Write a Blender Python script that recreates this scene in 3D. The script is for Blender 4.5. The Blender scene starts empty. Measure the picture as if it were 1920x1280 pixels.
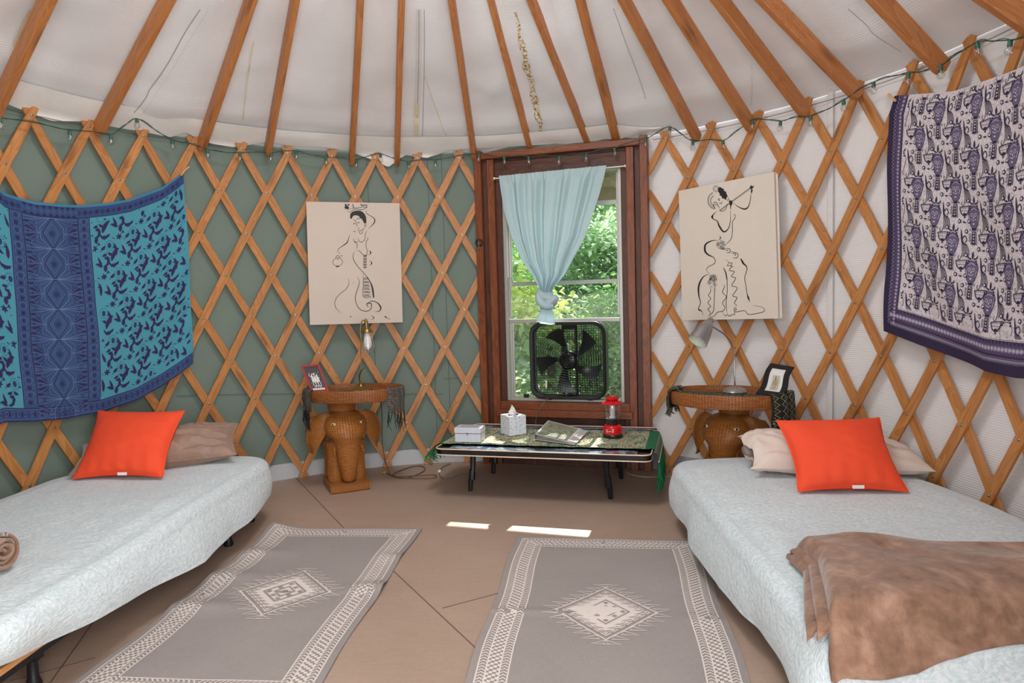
import bpy, bmesh, math, random
from math import sin, cos, pi, sqrt, atan2, hypot
from mathutils import Vector, Matrix, noise
from mathutils.geometry import tessellate_polygon

SC = bpy.context.scene
COL = SC.collection
random.seed(7)
V = Vector

# ------------------------------------------------------------------ camera
F_PX = 1280.0
PITCH, ROLL = 0.065627, 0.028312
CAM = V((0.3049, -2.5493, 1.1684))
cd = bpy.data.cameras.new('camera'); cd.sensor_width = 36.0; cd.lens = 24.0; cd.clip_start = 0.05; cd.clip_end = 200
cam = bpy.data.objects.new('camera', cd); COL.objects.link(cam)
CROT = Matrix.Rotation(pi/2 - PITCH, 3, 'X') @ Matrix.Rotation(-ROLL, 3, 'Z')
cam.matrix_world = Matrix.Translation(CAM) @ CROT.to_4x4()
SC.camera = cam

# ------------------------------------------------------------------ light and exposure
SC.view_settings.view_transform = 'Standard'
SC.view_settings.look = 'None'
SC.view_settings.exposure = 0.57
SC.view_settings.gamma = 1.0
SC.view_settings.use_curve_mapping = False
SC.cycles.use_denoising = True
SC.cycles.max_bounces = 10
SC.cycles.transparent_max_bounces = 24

world = bpy.data.worlds.new('world'); SC.world = world; world.use_nodes = True
wn = world.node_tree.nodes; bg = wn['Background']
bg.inputs['Color'].default_value = (0.82, 0.91, 1.0, 1); bg.inputs['Strength'].default_value = 1.6

N_WIN = V((sin(0.3045), cos(0.3045), 0)); U_WIN = V((cos(0.3045), -sin(0.3045), 0))   # window wall: outward normal, rightward

def lamp(name, typ, loc, direction, energy, color, **kw):
    d = bpy.data.lights.new(name, typ); d.energy = energy; d.color = color
    for k, v in kw.items(): setattr(d, k, v)
    o = bpy.data.objects.new(name, d); COL.objects.link(o)
    o.location = loc; o.rotation_euler = V(direction).to_track_quat('-Z', 'Y').to_euler()
    return o
SUN_TAN = 0.86
lamp('sun', 'SUN', (3, 9, 8), tuple(-N_WIN + U_WIN*0.03 - V((0, 0, SUN_TAN))), 11, (1.0, 0.93, 0.82), angle=0.009)
# daylight through the open door behind the camera and through the dome skylight at the crown
lamp('daylight_door', 'AREA', (0.75, -2.75, 1.15), (-0.12, 1, 0.02), 62, (1.0, 0.975, 0.94), shape='RECTANGLE', size=1.9, size_y=1.9)
lamp('daylight_dome', 'AREA', (0, 0, 3.35), (0, 0, -1), 26, (0.95, 0.98, 1.0), shape='DISK', size=0.9)

# ------------------------------------------------------------------ pixel of the photograph -> point of the place
def ray(px, py):
    return CROT @ V(((px-960)/F_PX, -(py-640)/F_PX, -1.0))
def onz(px, py, z=0.0):
    d = ray(px, py); return CAM + d*((z-CAM.z)/d.z)
def ony(px, py, y):
    d = ray(px, py); return CAM + d*((y-CAM.y)/d.y)
def onplane(px, py, P, n):
    d = ray(px, py); return CAM + d*((V(P)-CAM).dot(n)/d.dot(n))
def oncyl(px, py, r):
    d = ray(px, py); a = d.x*d.x+d.y*d.y; b = CAM.x*d.x+CAM.y*d.y; c = CAM.x**2+CAM.y**2-r*r
    return CAM + d*((-b+sqrt(b*b-a*c))/a)
R0 = 2.25
def W(u, w, z):                      # window wall coordinates: right, towards the room, up
    return N_WIN*(2.17-w) + U_WIN*u + V((0, 0, z))
def pol(phi, r, z):
    return V((r*sin(phi), r*cos(phi), z))

# ------------------------------------------------------------------ mesh builder
def smooth01(t):
    t = min(1, max(0, t)); return t*t*(3-2*t)
def interp(x, tab):
    if x <= tab[0][0]: return tab[0][1]
    for (a, fa), (b, fb) in zip(tab, tab[1:]):
        if x <= b: return fa + (fb-fa)*(x-a)/(b-a)
    return tab[-1][1]
def catmull(pts, n):
    P = [V(p) for p in pts]; out = []
    for i in range(len(P)-1):
        p0 = P[i-1] if i > 0 else P[0]*2-P[1]; p1 = P[i]; p2 = P[i+1]; p3 = P[i+2] if i+2 < len(P) else P[-1]*2-P[-2]
        for k in range(n):
            t = k/n
            out.append(0.5*((2*p1)+(p2-p0)*t+(2*p0-5*p1+4*p2-p3)*t*t+(3*p1-p0-3*p2+p3)*t**3))
    out.append(P[-1].copy()); return out
def frame(x, up=V((0, 0, 1))):       # 3x3 with columns: x direction, side, up
    x = V(x).normalized(); y = V(up).cross(x)
    if y.length < 1e-6: y = V((0, 1, 0)).cross(x)
    y.normalize(); z = x.cross(y)
    return Matrix((x, y, z)).transposed()

class MB:
    def __init__(s): s.v = []; s.f = []; s.m = []; s.uv = []
    def add(s, verts, faces, mi=0, uv=None):
        b = len(s.v); s.v += [V(p) for p in verts]
        for f in faces:
            s.f.append([b+i for i in f]); s.m.append(mi)
            s.uv.append([uv[i] for i in f] if uv else [(0, 0)]*len(f))
        return s
    def box(s, c, size, R=None, mi=0, ch=0.0):
        sx, sy, sz = size[0]/2, size[1]/2, size[2]/2; R = R or Matrix.Identity(3); c = V(c)
        ax = max(range(3), key=lambda i: size[i])
        def emit(vs, fs):
            b = len(s.v); s.v += [c + R @ V(p) for p in vs]
            for f in fs:
                s.f.append([b+i for i in f]); s.m.append(mi)
                nrm = (V(vs[f[1]])-V(vs[f[0]])).cross(V(vs[f[2]])-V(vs[f[0]]))
                k = max(range(3), key=lambda i: abs(nrm[i]))
                oth = [i for i in range(3) if i != ax]
                w_ = [i for i in oth if i != k]; w_ = w_[0] if len(w_) else oth[0]
                if k == ax: s.uv.append([(vs[i][oth[0]], vs[i][oth[1]]) for i in f])
                else: s.uv.append([(vs[i][ax], vs[i][w_]+0.37*k) for i in f])
        if ch <= 0:
            vs = [(x, y, z) for x in (-sx, sx) for y in (-sy, sy) for z in (-sz, sz)]
            emit(vs, [(0, 1, 3, 2), (4, 6, 7, 5), (0, 4, 5, 1), (2, 3, 7, 6), (0, 2, 6, 4), (1, 5, 7, 3)])
        else:                         # chamfered box
            vs = []; idx = {}
            for i, x in enumerate((-1, 1)):
                for j, y in enumerate((-1, 1)):
                    for k, z in enumerate((-1, 1)):
                        for a in range(3):
                            p = [x*(sx-ch), y*(sy-ch), z*(sz-ch)]; p[a] = (x*sx, y*sy, z*sz)[a]
                            idx[(i, j, k, a)] = len(vs); vs.append(tuple(p))
            fs = []
            for a in range(3):
                b_, c_ = [q for q in range(3) if q != a]
                for side in (0, 1):
                    q = []
                    for (u_, v_) in ((0, 0), (1, 0), (1, 1), (0, 1)):
                        t = [0, 0, 0]; t[a] = side; t[b_] = u_; t[c_] = v_; q.append(idx[(*t, a)])
                    if (side == 0) != (a == 1): q.reverse()
                    fs.append(q)
                for u_ in (0, 1):
                    for v_ in (0, 1):
                        t0 = [0, 0, 0]; t0[b_] = u_; t0[c_] = v_; t1 = list(t0); t0[a] = 0; t1[a] = 1
                        q = [idx[(*t0, b_)], idx[(*t1, b_)], idx[(*t1, c_)], idx[(*t0, c_)]]
                        fs.append(q)
            for i in (0, 1):
                for j in (0, 1):
                    for k in (0, 1): fs.append([idx[(i, j, k, a)] for a in range(3)])
            out = []
            for f in fs:
                n_ = (V(vs[f[1]])-V(vs[f[0]])).cross(V(vs[f[2]])-V(vs[f[0]])); cc = sum((V(vs[i]) for i in f), V((0, 0, 0)))
                out.append(f if n_.dot(cc) > 0 else f[::-1])
            emit(vs, out)
        return s
    def tube(s, pts, r, n=8, closed=False, mi=0, caps=True, flat=1.0):
        P = [V(p) for p in pts]; L = len(P); base = len(s.v); side = None; acc = 0
        rr = r if isinstance(r, (list, tuple)) else [r]*L
        us = []
        for i, p in enumerate(P):
            t = (P[(i+1) % L]-P[i-1]) if closed else (P[min(i+1, L-1)]-P[max(i-1, 0)])
            t = t.normalized() if t.length > 1e-9 else V((0, 0, 1))
            if side is None:
                side = t.cross(V((0, 0, 1)));
                if side.length < 0.05: side = t.cross(V((1, 0, 0)))
            side = (side - t*side.dot(t)).normalized(); up = side.cross(t)
            if i: acc += (P[i]-P[i-1]).length
            us.append(acc)
            for k in range(n):
                a = 2*pi*k/n; s.v.append(p + side*(cos(a)*rr[i]) + up*(sin(a)*rr[i]*flat))
        segs = L if closed else L-1
        for i in range(segs):
            j = (i+1) % L
            for k in range(n):
                k2 = (k+1) % n
                s.f.append([base+i*n+k, base+i*n+k2, base+j*n+k2, base+j*n+k]); s.m.append(mi)
                cr = 2*pi*max(rr[i], 1e-4)
                s.uv.append([(us[i], k/n*cr), (us[i], (k+1)/n*cr), (us[j] if j else acc, (k+1)/n*cr), (us[j] if j else acc, k/n*cr)])
        if caps and not closed:
            s.f.append([base+k for k in range(n)]); s.m.append(mi); s.uv.append([(0, 0)]*n)
            s.f.append([base+(L-1)*n+k for k in reversed(range(n))]); s.m.append(mi); s.uv.append([(0, 0)]*n)
        return s
    def grid(s, f, nu, nv, mi=0, wrapu=False, uvf=None, mat=None):
        """f(u,v) -> point, u,v in 0..1"""
        base = len(s.v); cu = nu if wrapu else nu+1
        for j in range(nv+1):
            for i in range(cu): s.v.append(V(f(i/nu, j/nv)))
        uvf = uvf or (lambda u, v: (u, v))
        for j in range(nv):
            for i in range(nu):
                i2 = (i+1) % cu
                s.f.append([base+j*cu+i, base+j*cu+i2, base+(j+1)*cu+i2, base+(j+1)*cu+i])
                s.m.append(mat((i+.5)/nu, (j+.5)/nv) if mat else mi)
                s.uv.append([uvf(i/nu, j/nv), uvf((i+1)/nu, j/nv), uvf((i+1)/nu, (j+1)/nv), uvf(i/nu, (j+1)/nv)])
        return s
    def lathe(s, prof, c=(0, 0, 0), R=None, n=24, mi=0, sx=1.0, sy=1.0, fn=None):
        R = R or Matrix.Identity(3); c = V(c); L = len(prof)-1; acc = [0]
        for a, b in zip(prof, prof[1:]): acc.append(acc[-1]+hypot(a[0]-b[0], a[1]-b[1]))
        rm = max(p[0] for p in prof)
        def f(u, v):
            j = round(v*L); r, z = prof[j]; a = -2*pi*u
            x, y = r*cos(a)*sx, r*sin(a)*sy
            if fn: x, y, z = fn(x, y, z, a, j)
            return c + R @ V((x, y, z))
        return s.grid(f, n, L, mi, wrapu=True, uvf=lambda u, v: (u*2*pi*rm, acc[round(v*L)]))
    def poly(s, pts, mi=0):           # planar or near-planar polygon, triangulated
        P = [V(p) for p in pts]
        tris = tessellate_polygon([P]); b = len(s.v); s.v += P
        for t in tris:
            s.f.append([b+i for i in t]); s.m.append(mi); s.uv.append([(0, 0)]*3)
        return s
    def build(s, name, mats, parent=None, smooth=True, origin=None, uvscale=1):
        me = bpy.data.meshes.new(name)
        par = parent.get('_w') if parent is not None else None
        pw = V(par) if par is not None else V((0, 0, 0))
        lo = V([min(p[i] for p in s.v) for i in range(3)]); hi = V([max(p[i] for p in s.v) for i in range(3)])
        o0 = V(origin) if origin is not None else ((lo+hi)/2 if parent is not None else V(((lo.x+hi.x)/2, (lo.y+hi.y)/2, lo.z)))
        me.from_pydata([p-o0 for p in s.v], [], s.f)
        if not isinstance(mats, (list, tuple)): mats = [mats]
        for m in mats: me.materials.append(m)
        uvl = me.uv_layers.new(name='UVMap'); flat = []
        for f in s.uv:
            for q in f: flat += (q[0]*uvscale, q[1]*uvscale)
        uvl.data.foreach_set('uv', flat)
        me.polygons.foreach_set('material_index', s.m)
        me.polygons.foreach_set('use_smooth', [bool(smooth)]*len(s.f))
        me.update(); me.validate()
        if smooth and smooth is not True: me.set_sharp_from_angle(angle=smooth)
        elif smooth: me.set_sharp_from_angle(angle=0.9)
        o = bpy.data.objects.new(name, me); COL.objects.link(o)
        o.location = o0-pw; o['_w'] = tuple(o0)
        if parent is not None: o.parent = parent
        return o

def thing(name, loc, label, cat, group=None):
    o = bpy.data.objects.new(name, None); COL.objects.link(o); o.location = loc; o['_w'] = tuple(loc)
    o.empty_display_size = 0.1
    return tag(o, label, cat, group)
def tag(o, label=None, cat=None, group=None, kind=None):
    if label: o['label'] = label
    if cat: o['category'] = cat
    if group: o['group'] = group
    if kind: o['kind'] = kind
    return o
def struct(o): o['kind'] = 'structure'; return o

# ------------------------------------------------------------------ materials
def s2l(c):
    return tuple(((x/255)/12.92 if x/255 <= 0.04045 else ((x/255+0.055)/1.055)**2.4) for x in c)
MATS = {}
class NT:
    def __init__(s, name):
        s.m = bpy.data.materials.new(name); s.m.use_nodes = True; s.t = s.m.node_tree; s.b = s.t.nodes['Principled BSDF']
        MATS[name] = s.m
    def n(s, typ, **kw):
        x = s.t.nodes.new(typ)
        for k, v in kw.items():
            if k.startswith('i_'): x.inputs[k[2:].replace('_', ' ')].default_value = v
            elif k.startswith('p'): x.inputs[int(k[1:])].default_value = v
            else: setattr(x, k, v)
        return x
    def l(s, a, b): s.t.links.new(a, b)
    def coord(s, kind='UV', scale=(1, 1, 1), loc=None):
        tc = s.n('ShaderNodeTexCoord'); mp = s.n('ShaderNodeMapping'); mp.inputs['Scale'].default_value = scale
        s.l(tc.outputs[kind], mp.inputs['Vector'])
        return mp.outputs['Vector']
    def noise(s, vec, scale, detail=4, rough=0.55, dist=0.0):
        x = s.n('ShaderNodeTexNoise'); x.inputs['Scale'].default_value = scale; x.inputs['Detail'].default_value = detail
        x.inputs['Roughness'].default_value = rough; x.inputs['Distortion'].default_value = dist
        if vec is not None: s.l(vec, x.inputs['Vector'])
        return x.outputs['Fac']
    def ramp(s, fac, stops):
        x = s.n('ShaderNodeValToRGB'); cr = x.color_ramp
        while len(cr.elements) < len(stops): cr.elements.new(0.5)
        for e, (p, c) in zip(cr.elements, stops):
            e.position = p; e.color = (*c, 1) if len(c) == 3 else c
        s.l(fac, x.inputs['Fac']); return x.outputs['Color']
    def mix(s, fac, a, b, mode='MIX'):
        x = s.n('ShaderNodeMix', data_type='RGBA', blend_type=mode)
        for sock, val in ((x.inputs[0], fac), (x.inputs[6], a), (x.inputs[7], b)):
            if isinstance(val, (int, float)): sock.default_value = val
            elif isinstance(val, (tuple, list)): sock.default_value = (*val[:3], 1)
            else: s.l(val, sock)
        return x.outputs[2]
    def math(s, op, a, b=None, clamp=False):
        x = s.n('ShaderNodeMath', operation=op, use_clamp=clamp)
        for i, val in enumerate((a, b)):
            if val is None: continue
            if isinstance(val, (int, float)): x.inputs[i].default_value = val
            else: s.l(val, x.inputs[i])
        return x.outputs[0]
    def bump(s, h, strength=0.3, dist=0.01):
        x = s.n('ShaderNodeBump'); x.inputs['Strength'].default_value = strength; x.inputs['Distance'].default_value = dist
        s.l(h, x.inputs['Height']); s.l(x.outputs['Normal'], s.b.inputs['Normal'])
    def set(s, color=None, rough=None, metal=None, **kw):
        if color is not None:
            if isinstance(color, tuple): s.b.inputs['Base Color'].default_value = (*color[:3], 1)
            else: s.l(color, s.b.inputs['Base Color'])
        if rough is not None:
            if isinstance(rough, (int, float)): s.b.inputs['Roughness'].default_value = rough
            else: s.l(rough, s.b.inputs['Roughness'])
        if metal is not None: s.b.inputs['Metallic'].default_value = metal
        for k, v in kw.items(): s.b.inputs[k.replace('_', ' ')].default_value = v
        return s.m

def plain(name, rgb, rough=0.6, metal=0.0, noisy=0.06, scale=40, bump=0.0, **kw):
    t = NT(name); c = s2l(rgb)
    f = t.noise(t.coord('Object'), scale, 3)
    col = t.mix(f, tuple(x*(1-noisy) for x in c), tuple(min(1, x*(1+noisy)) for x in c))
    if bump: t.bump(f, bump, 0.004)
    return t.set(col, rough, metal, **kw)

def wood(name, c1, c2, c3, grain=1.0, rough=0.55, knots=True):
    t = NT(name)
    oi = t.n('ShaderNodeObjectInfo')
    tc = t.n('ShaderNodeTexCoord'); add = t.n('ShaderNodeVectorMath', operation='ADD')
    comb = t.n('ShaderNodeCombineXYZ')
    t.l(t.math('MULTIPLY', oi.outputs['Random'], 37.0), comb.inputs[0]); t.l(t.math('MULTIPLY', oi.outputs['Random'], 11.0), comb.inputs[1])
    t.l(tc.outputs['UV'], add.inputs[0]); t.l(comb.outputs[0], add.inputs[1])
    def mp(sc):
        x = t.n('ShaderNodeMapping'); x.inputs['Scale'].default_value = sc; t.l(add.outputs[0], x.inputs['Vector']); return x.outputs[0]
    big = t.noise(mp((1.6, 9, 1)), 1.0, 3, 0.5, 1.2)
    fine = t.noise(mp((5*grain, 150*grain, 1)), 1.0, 4, 0.6)
    rings = t.math('FRACT', t.math('MULTIPLY', big, 9.0))
    f = t.math('ADD', t.math('MULTIPLY', rings, 0.30), t.math('MULTIPLY', fine, 0.70))
    col = t.ramp(f, [(0.15, s2l(c1)), (0.5, s2l(c2)), (0.85, s2l(c3))])
    tone = t.noise(mp((0.8, 0.8, 1)), 1.0, 2)
    col = t.mix(t.math('MULTIPLY', t.math('SUBTRACT', tone, 0.35), 0.9, True), col, s2l(c1), 'MIX') if False else col
    r = t.math('MULTIPLY', t.math('SUBTRACT', oi.outputs['Random'], 0.5), 0.30)
    col = t.mix(1.0, col, t.ramp(t.math('ADD', 0.5, r), [(0.0, (0.72, 0.66, 0.6)), (1.0, (1.12, 1.12, 1.12))]), 'MULTIPLY')
    if knots:
        vo = t.n('ShaderNodeTexVoronoi'); vo.inputs['Scale'].default_value = 1.0; t.l(mp((2.6, 14, 1)), vo.inputs['Vector'])
        k = t.ramp(vo.outputs['Distance'], [(0.08, (1, 1, 1)), (0.26, (0, 0, 0))])
        col = t.mix(t.math('MULTIPLY', k, 0.55), col, s2l([int(v*0.55) for v in c1]))
    t.bump(fine, 0.12, 0.002)
    return t.set(col, rough)

M_LAT = wood('lattice wood', (160, 98, 50), (192, 130, 74), (210, 152, 94), rough=0.5)
M_RAF = wood('rafter wood', (168, 102, 54), (196, 128, 74), (212, 146, 90), rough=0.45)
M_FRM = wood('stained frame wood', (90, 44, 22), (128, 68, 37), (152, 88, 52), rough=0.4)
M_FRD = wood('dark stained wood', (54, 28, 18), (84, 44, 28), (108, 62, 40), rough=0.5)
M_STEEL = plain('galvanised steel', (170, 165, 155), 0.35, 0.9)
M_ALU = plain('aluminium', (190, 186, 180), 0.35, 0.55, 0.05)
M_BLACK = plain('black metal', (24, 24, 26), 0.4, 0.2)
M_BLKPL = plain('black plastic', (18, 18, 20), 0.35)
M_WHITE = plain('white', (225, 222, 218), 0.6)
M_TAG = plain('white label', (235, 228, 225), 0.7)

def m_glass(name, tint=(1, 1, 1), refl=0.06, haze=0.0):
    t = NT(name); t.t.nodes.remove(t.b); out = t.t.nodes['Material Output']
    tr = t.n('ShaderNodeBsdfTransparent'); tr.inputs[0].default_value = (*tint, 1)
    gl = t.n('ShaderNodeBsdfGlossy'); gl.inputs['Roughness'].default_value = 0.03
    lw = t.n('ShaderNodeLayerWeight'); lw.inputs[0].default_value = 0.3
    mx = t.n('ShaderNodeMixShader')
    t.l(t.math('ADD', t.math('MULTIPLY', lw.outputs['Facing'], 0.35), refl), mx.inputs[0])
    t.l(tr.outputs[0], mx.inputs[1]); t.l(gl.outputs[0], mx.inputs[2]); last = mx.outputs[0]
    if haze:
        df = t.n('ShaderNodeBsdfTranslucent'); df.inputs[0].default_value = (.9, .95, .92, 1); m2 = t.n('ShaderNodeMixShader'); t.l(t.math('MULTIPLY', t.math('ADD', t.noise(t.coord('Object'), 5, 3), .2), haze), m2.inputs[0]); t.l(last, m2.inputs[1]); t.l(df.outputs[0], m2.inputs[2]); last = m2.outputs[0]
    t.l(last, out.inputs[0])
    return t.m
M_PANE = m_glass('window glass', (0.97, 1.0, 0.98), 0.03, 0.02)
M_BULB = m_glass('clear bulb glass', (0.97, 0.97, 0.97), 0.10)
# ================================================================== the setting
def painted_fabric(name, rgb, ribs, rib_scale, tone=0.06, var=6.0, rough=0.7):
    t = NT(name); c = s2l(rgb)
    vec = t.coord('UV'); f = t.noise(vec, var, 4)
    col = t.mix(f, tuple(x*(1-tone) for x in c), tuple(min(1, x*(1+tone)) for x in c))
    w = t.n('ShaderNodeTexWave', wave_type='BANDS', bands_direction='Y'); w.inputs['Scale'].default_value = rib_scale
    w.inputs['Distortion'].default_value = 0.4; w.inputs['Detail'].default_value = 1.0; t.l(vec, w.inputs['Vector'])
    h = t.math('ADD', t.math('MULTIPLY', w.outputs['Fac'], ribs), t.math('MULTIPLY', f, 1.2))
    t.bump(h, 0.35, 0.004)
    return t.set(col, rough)
M_GREEN = painted_fabric('green canvas', (112, 126, 115), 0.03, 60, 0.05, 5)
M_WHWALL = painted_fabric('white insulation wall', (226, 221, 219), 0.55, 30, 0.03, 5)
M_ROOF = painted_fabric('white bubble roof liner', (234, 232, 232), 0.32, 32, 0.07, 4)
M_HEM = painted_fabric('white hem fabric', (238, 235, 230), 0.15, 30, 0.06, 6)
M_TAPE = plain('seam tape', (222, 218, 215), 0.6)
M_SEAM = plain('seam line', (160, 152, 148), 0.7)
M_YTAPE = plain('yellowed tape', (224, 214, 184), 0.6)
def m_stain():
    t = NT('mildew stain'); f = t.noise(t.coord('Object'), 70, 4)
    col = t.ramp(f, [(0.46, s2l((230, 227, 224))), (0.5, s2l((206, 182, 130))), (0.60, s2l((176, 144, 92))), (.68, s2l((92, 74, 58)))])
    return t.set(col, 0.8)
M_STAIN = m_stain()
def m_floor():
    t = NT('tan painted plywood'); vec = t.coord('Object')
    a = t.noise(vec, 1.3, 5, 0.6); b = t.noise(vec, 55, 3, 0.7); d = t.noise(t.coord('Object', (3, 40, 1)), 2.0, 3)
    f = t.math('ADD', t.math('MULTIPLY', a, 0.6), t.math('ADD', t.math('MULTIPLY', b, 0.2), t.math('MULTIPLY', d, 0.2)))
    col = t.ramp(f, [(0.3, s2l((156, 131, 115))), (0.55, s2l((172, 146, 129))), (0.75, s2l((186, 159, 141)))])
    sp = t.ramp(t.noise(vec, 140, 2, 0.4), [(0.74, (0, 0, 0)), (0.78, (1, 1, 1))])
    col = t.mix(t.math('MULTIPLY', sp, 0.5), col, s2l((205, 185, 165)))
    t.bump(b, 0.08, 0.002)
    return t.set(col, t.math('ADD', 0.42, t.math('MULTIPLY', a, 0.15)))
M_FLOOR = m_floor()
M_BASE = plain('grey white baseboard', (186, 188, 190), 0.55)

# floor disc with its sheet seams
fl = MB()
def ring_pt(u, v): return pol(2*pi*u, 2.36*v + 1e-4, 0)
fl.grid(ring_pt, 96, 6, wrapu=True)
fl.box((0.3, -2.9, -0.001), (2.4, 1.6, 0.002))
def seam(p, q, ext0=0.0, ext1=0.0):
    a, b = onz(*p), onz(*q); d = (b-a).normalized(); a = a-d*ext0; b = b+d*ext1
    fl.box(((a+b)/2)+V((0, 0, 0.0008)), ((b-a).length, 0.004, 0.001), frame(d), 1)
seam((552, 893), (640, 985), 0, 0.05); seam((745, 1077), (905, 1227), 0.35, 1.2); seam((165, 1180), (95, 1279), 0.5, 0.6); seam((20, 1277), (165, 1237), 0, 0.02)
seam((830, 1140), (935, 1112), 0.0, 0.0)
struct(fl.build('floor', [M_FLOOR, plain('floor joint', (104, 82, 68), .8)], smooth=False))

# curved walls of the round tent (green left of the window, white insulation right of it, open door behind the camera)
RW = 2.29
def wallgrid(p0, p1, nu, z0, z1, r=RW, seed=0, mat=None, amp=0.006):
    g = MB()
    def f(u, v):
        ph = p0+(p1-p0)*u; z = z0+(z1-z0)*v
        return pol(ph, r+amp*noise.noise(V((ph*3, z*1.6, seed))) , z)
    g.grid(f, nu, 16, uvf=lambda u, v: ((p1-p0)*u*RW, (z1-z0)*v))
    return g
PH_L, PH_R = 0.052, 0.560
g = wallgrid(-pi+0.22, PH_L, 90, 0, 2.24, seed=1)
# vertical and horizontal overlap seams of the green canvas
for px in (812, 838, 700):
    pt = oncyl(px, 600, RW); ph = atan2(pt.x, pt.y)
    g.grid(lambda u, v, ph=ph: pol(ph+0.0016*(u-.5), RW-0.008, 0.1+2.1*v), 1, 10, 1)
for (a, b, y) in ((330, 585, 742), (640, 830, 742), (832, 900, 710)):
    p1 = oncyl(a, y, RW); p2 = oncyl(b, y-4, RW); f1 = atan2(p1.x, p1.y); f2 = atan2(p2.x, p2.y)
    g.grid(lambda u, v: pol(f1+(f2-f1)*u, RW-0.008, p1.z+(p2.z-p1.z)*u+0.004*(v-.5)), 12, 1, 1)
g.grid(lambda u, v: pol(PH_L+(PH_R-PH_L)*u, 2.283-0.06*v, 2.26-0.115*v) if False else (N_WIN*(2.232)+U_WIN*(-.62+1.24*u)+V((0, 0, 2.10+.17*v))), 6, 2)
g.box(W(0, -0.115, 2.26), (1.5, .09, .22), Matrix((U_WIN, -N_WIN, V((0, 0, 1)))).transposed())  # unseen box added outside above the window to stop stray sun
M_GSEAM = plain('green seam', (82, 96, 88), 0.8)
struct(g.build('wall_left', [M_GREEN, M_GSEAM]))
g = wallgrid(PH_R, pi-0.42, 84, 0, 2.24, seed=5)
for px in (1561,):
    pt = oncyl(px, 600, RW); ph = atan2(pt.x, pt.y)
    for dp, w_, m_ in ((-0.004, 0.014, 1), (-0.0105, 0.002, 2), (0.006, 0.002, 2)):
        g.grid(lambda u, v: pol(ph+dp+w_*(u-.5), RW-0.009, 0.02+2.2*v), 2, 10, m_)
struct(g.build('wall_right', [M_WHWALL, plain('white wall tape', (222, 218, 216), 0.35), plain('pale seam', (178, 172, 168), 0.7)]))
for nm, a, b in (('baseboard_left', -pi+0.22, PH_L), ('baseboard_right', PH_R, pi-0.42)):
    g = MB(); n_ = 70
    def f(u, v, a=a, b=b):
        sec = [(2.278, 0.0), (2.278, 0.098), (2.288, 0.104)][round(v*2)]
        return pol(a+(b-a)*u, sec[0], sec[1])
    g.grid(f, n_, 2); struct(g.build(nm, M_BASE if nm.endswith('left') else plain('grey baseboard', (150, 153, 156), 0.55)))

# roof liner: a cone of bubble foil that sags between the rafters, with tape seams
RAFT = [((-8, 225), (96, 0)), ((191, 249), (326, 0)), ((381, 279), (474, 0)), ((504, 289), (559, 0)), ((660, 306), (674.6, 0)),
        ((745, 307), (756, 0)), ((888.6, 296), (843, 0)), ((992, 275), (920.5, 0)), ((1098.5, 265), (990, 0)), ((1154, 260), (1088.5, 0)),
        ((1302, 262), (1160.7, 0)), ((1402.6, 242), (1249.7, 0)), ((1501.7, 215), (1335.4, 0)), ((1597.5, 181), (1424.5, 0)),
        ((1755.3, 133), (1629.4, 0)), ((1925, 62), (1868, 0))]
ZC, SL = 2.17, 0.70
def conez(r): return ZC + SL*(2.27-r)
def oncone(px, py, zb, rb):
    d = ray(px, py); best = None; prev = None
    for k in range(3000):
        t = 0.3+k*0.002; X = CAM+d*t; g_ = X.z-(zb+SL*(rb-hypot(X.x, X.y)))
        if prev is not None and (g_ > 0) != (prev > 0): best = X
        prev = g_
    return best
raf = []
for b_, t_ in RAFT:
    B = oncyl(*b_, 2.2); T = oncone(*t_, B.z, 2.2)
    if b_[0] > 1900: a_ = atan2(B.x, B.y); T = pol(a_, 1.2, B.z+SL*1.0)
    raf.append((B, T))
phis = [atan2(B.x, B.y) for B, T in raf]
step = 0.165
allph = sorted(phis + [phis[0]-step*k for k in range(1, 9)] + [phis[-1]+step*k for k in range(1, 9)])
def liner(ph, r):
    # sag towards the room midway between neighbouring rafters
    k = max([i for i, a in enumerate(allph) if a <= ph] or [0]); k = min(k, len(allph)-2)
    t = (ph-allph[k])/(allph[k+1]-allph[k]) if allph[k+1] > allph[k] else 0
    t = min(1, max(0, t)); q = (r-0.35)/1.92
    sag = 0.028*sin(pi*t)*sin(pi*min(1, max(0, q)))
    wr = 0.030*noise.noise(V((ph*4, r*2.2, 3)))+0.013*noise.noise(V((ph*11, r*5, 9)))+0.010*abs(noise.noise(V((ph*15+r*3, r*3, 4))))
    wr *= min(1, (2.285-r)*6+0.25); wr += -.012*math.exp(-((r-(1.75+.15*sin(ph*5)))/.02)**2)*max(0, sin(ph*9+1))
    lap = -0.015*smooth01((r-2.02)/0.03)*(1-smooth01((r-2.07)/0.16)) # soft crease above the hem
    return pol(ph, r, conez(r)-sag+wr+lap+0.02)
g = MB()
g.grid(lambda u, v: liner(-pi+2*pi*u, 2.285-1.935*v), 260, 44, wrapu=False, uvf=lambda u, v: (2*pi*u*1.4, v*2.36))
def cone_strip(ph0, ph1, r0, r1, w, mi, n=24, off=0.006):
    def f(u, v):
        r = r0+(r1-r0)*v; ph = ph0+(ph1-ph0)*v+w*(u-.5)/r
        p = liner(ph, r); return p-V((0, 0, off))
    g.grid(f, 2, n, mi, uvf=lambda u, v: (u*w, v))
def conepix(px, py):
    X = oncone(px, py, ZC+0.02, 2.27); return atan2(X.x, X.y), hypot(X.x, X.y)
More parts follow.
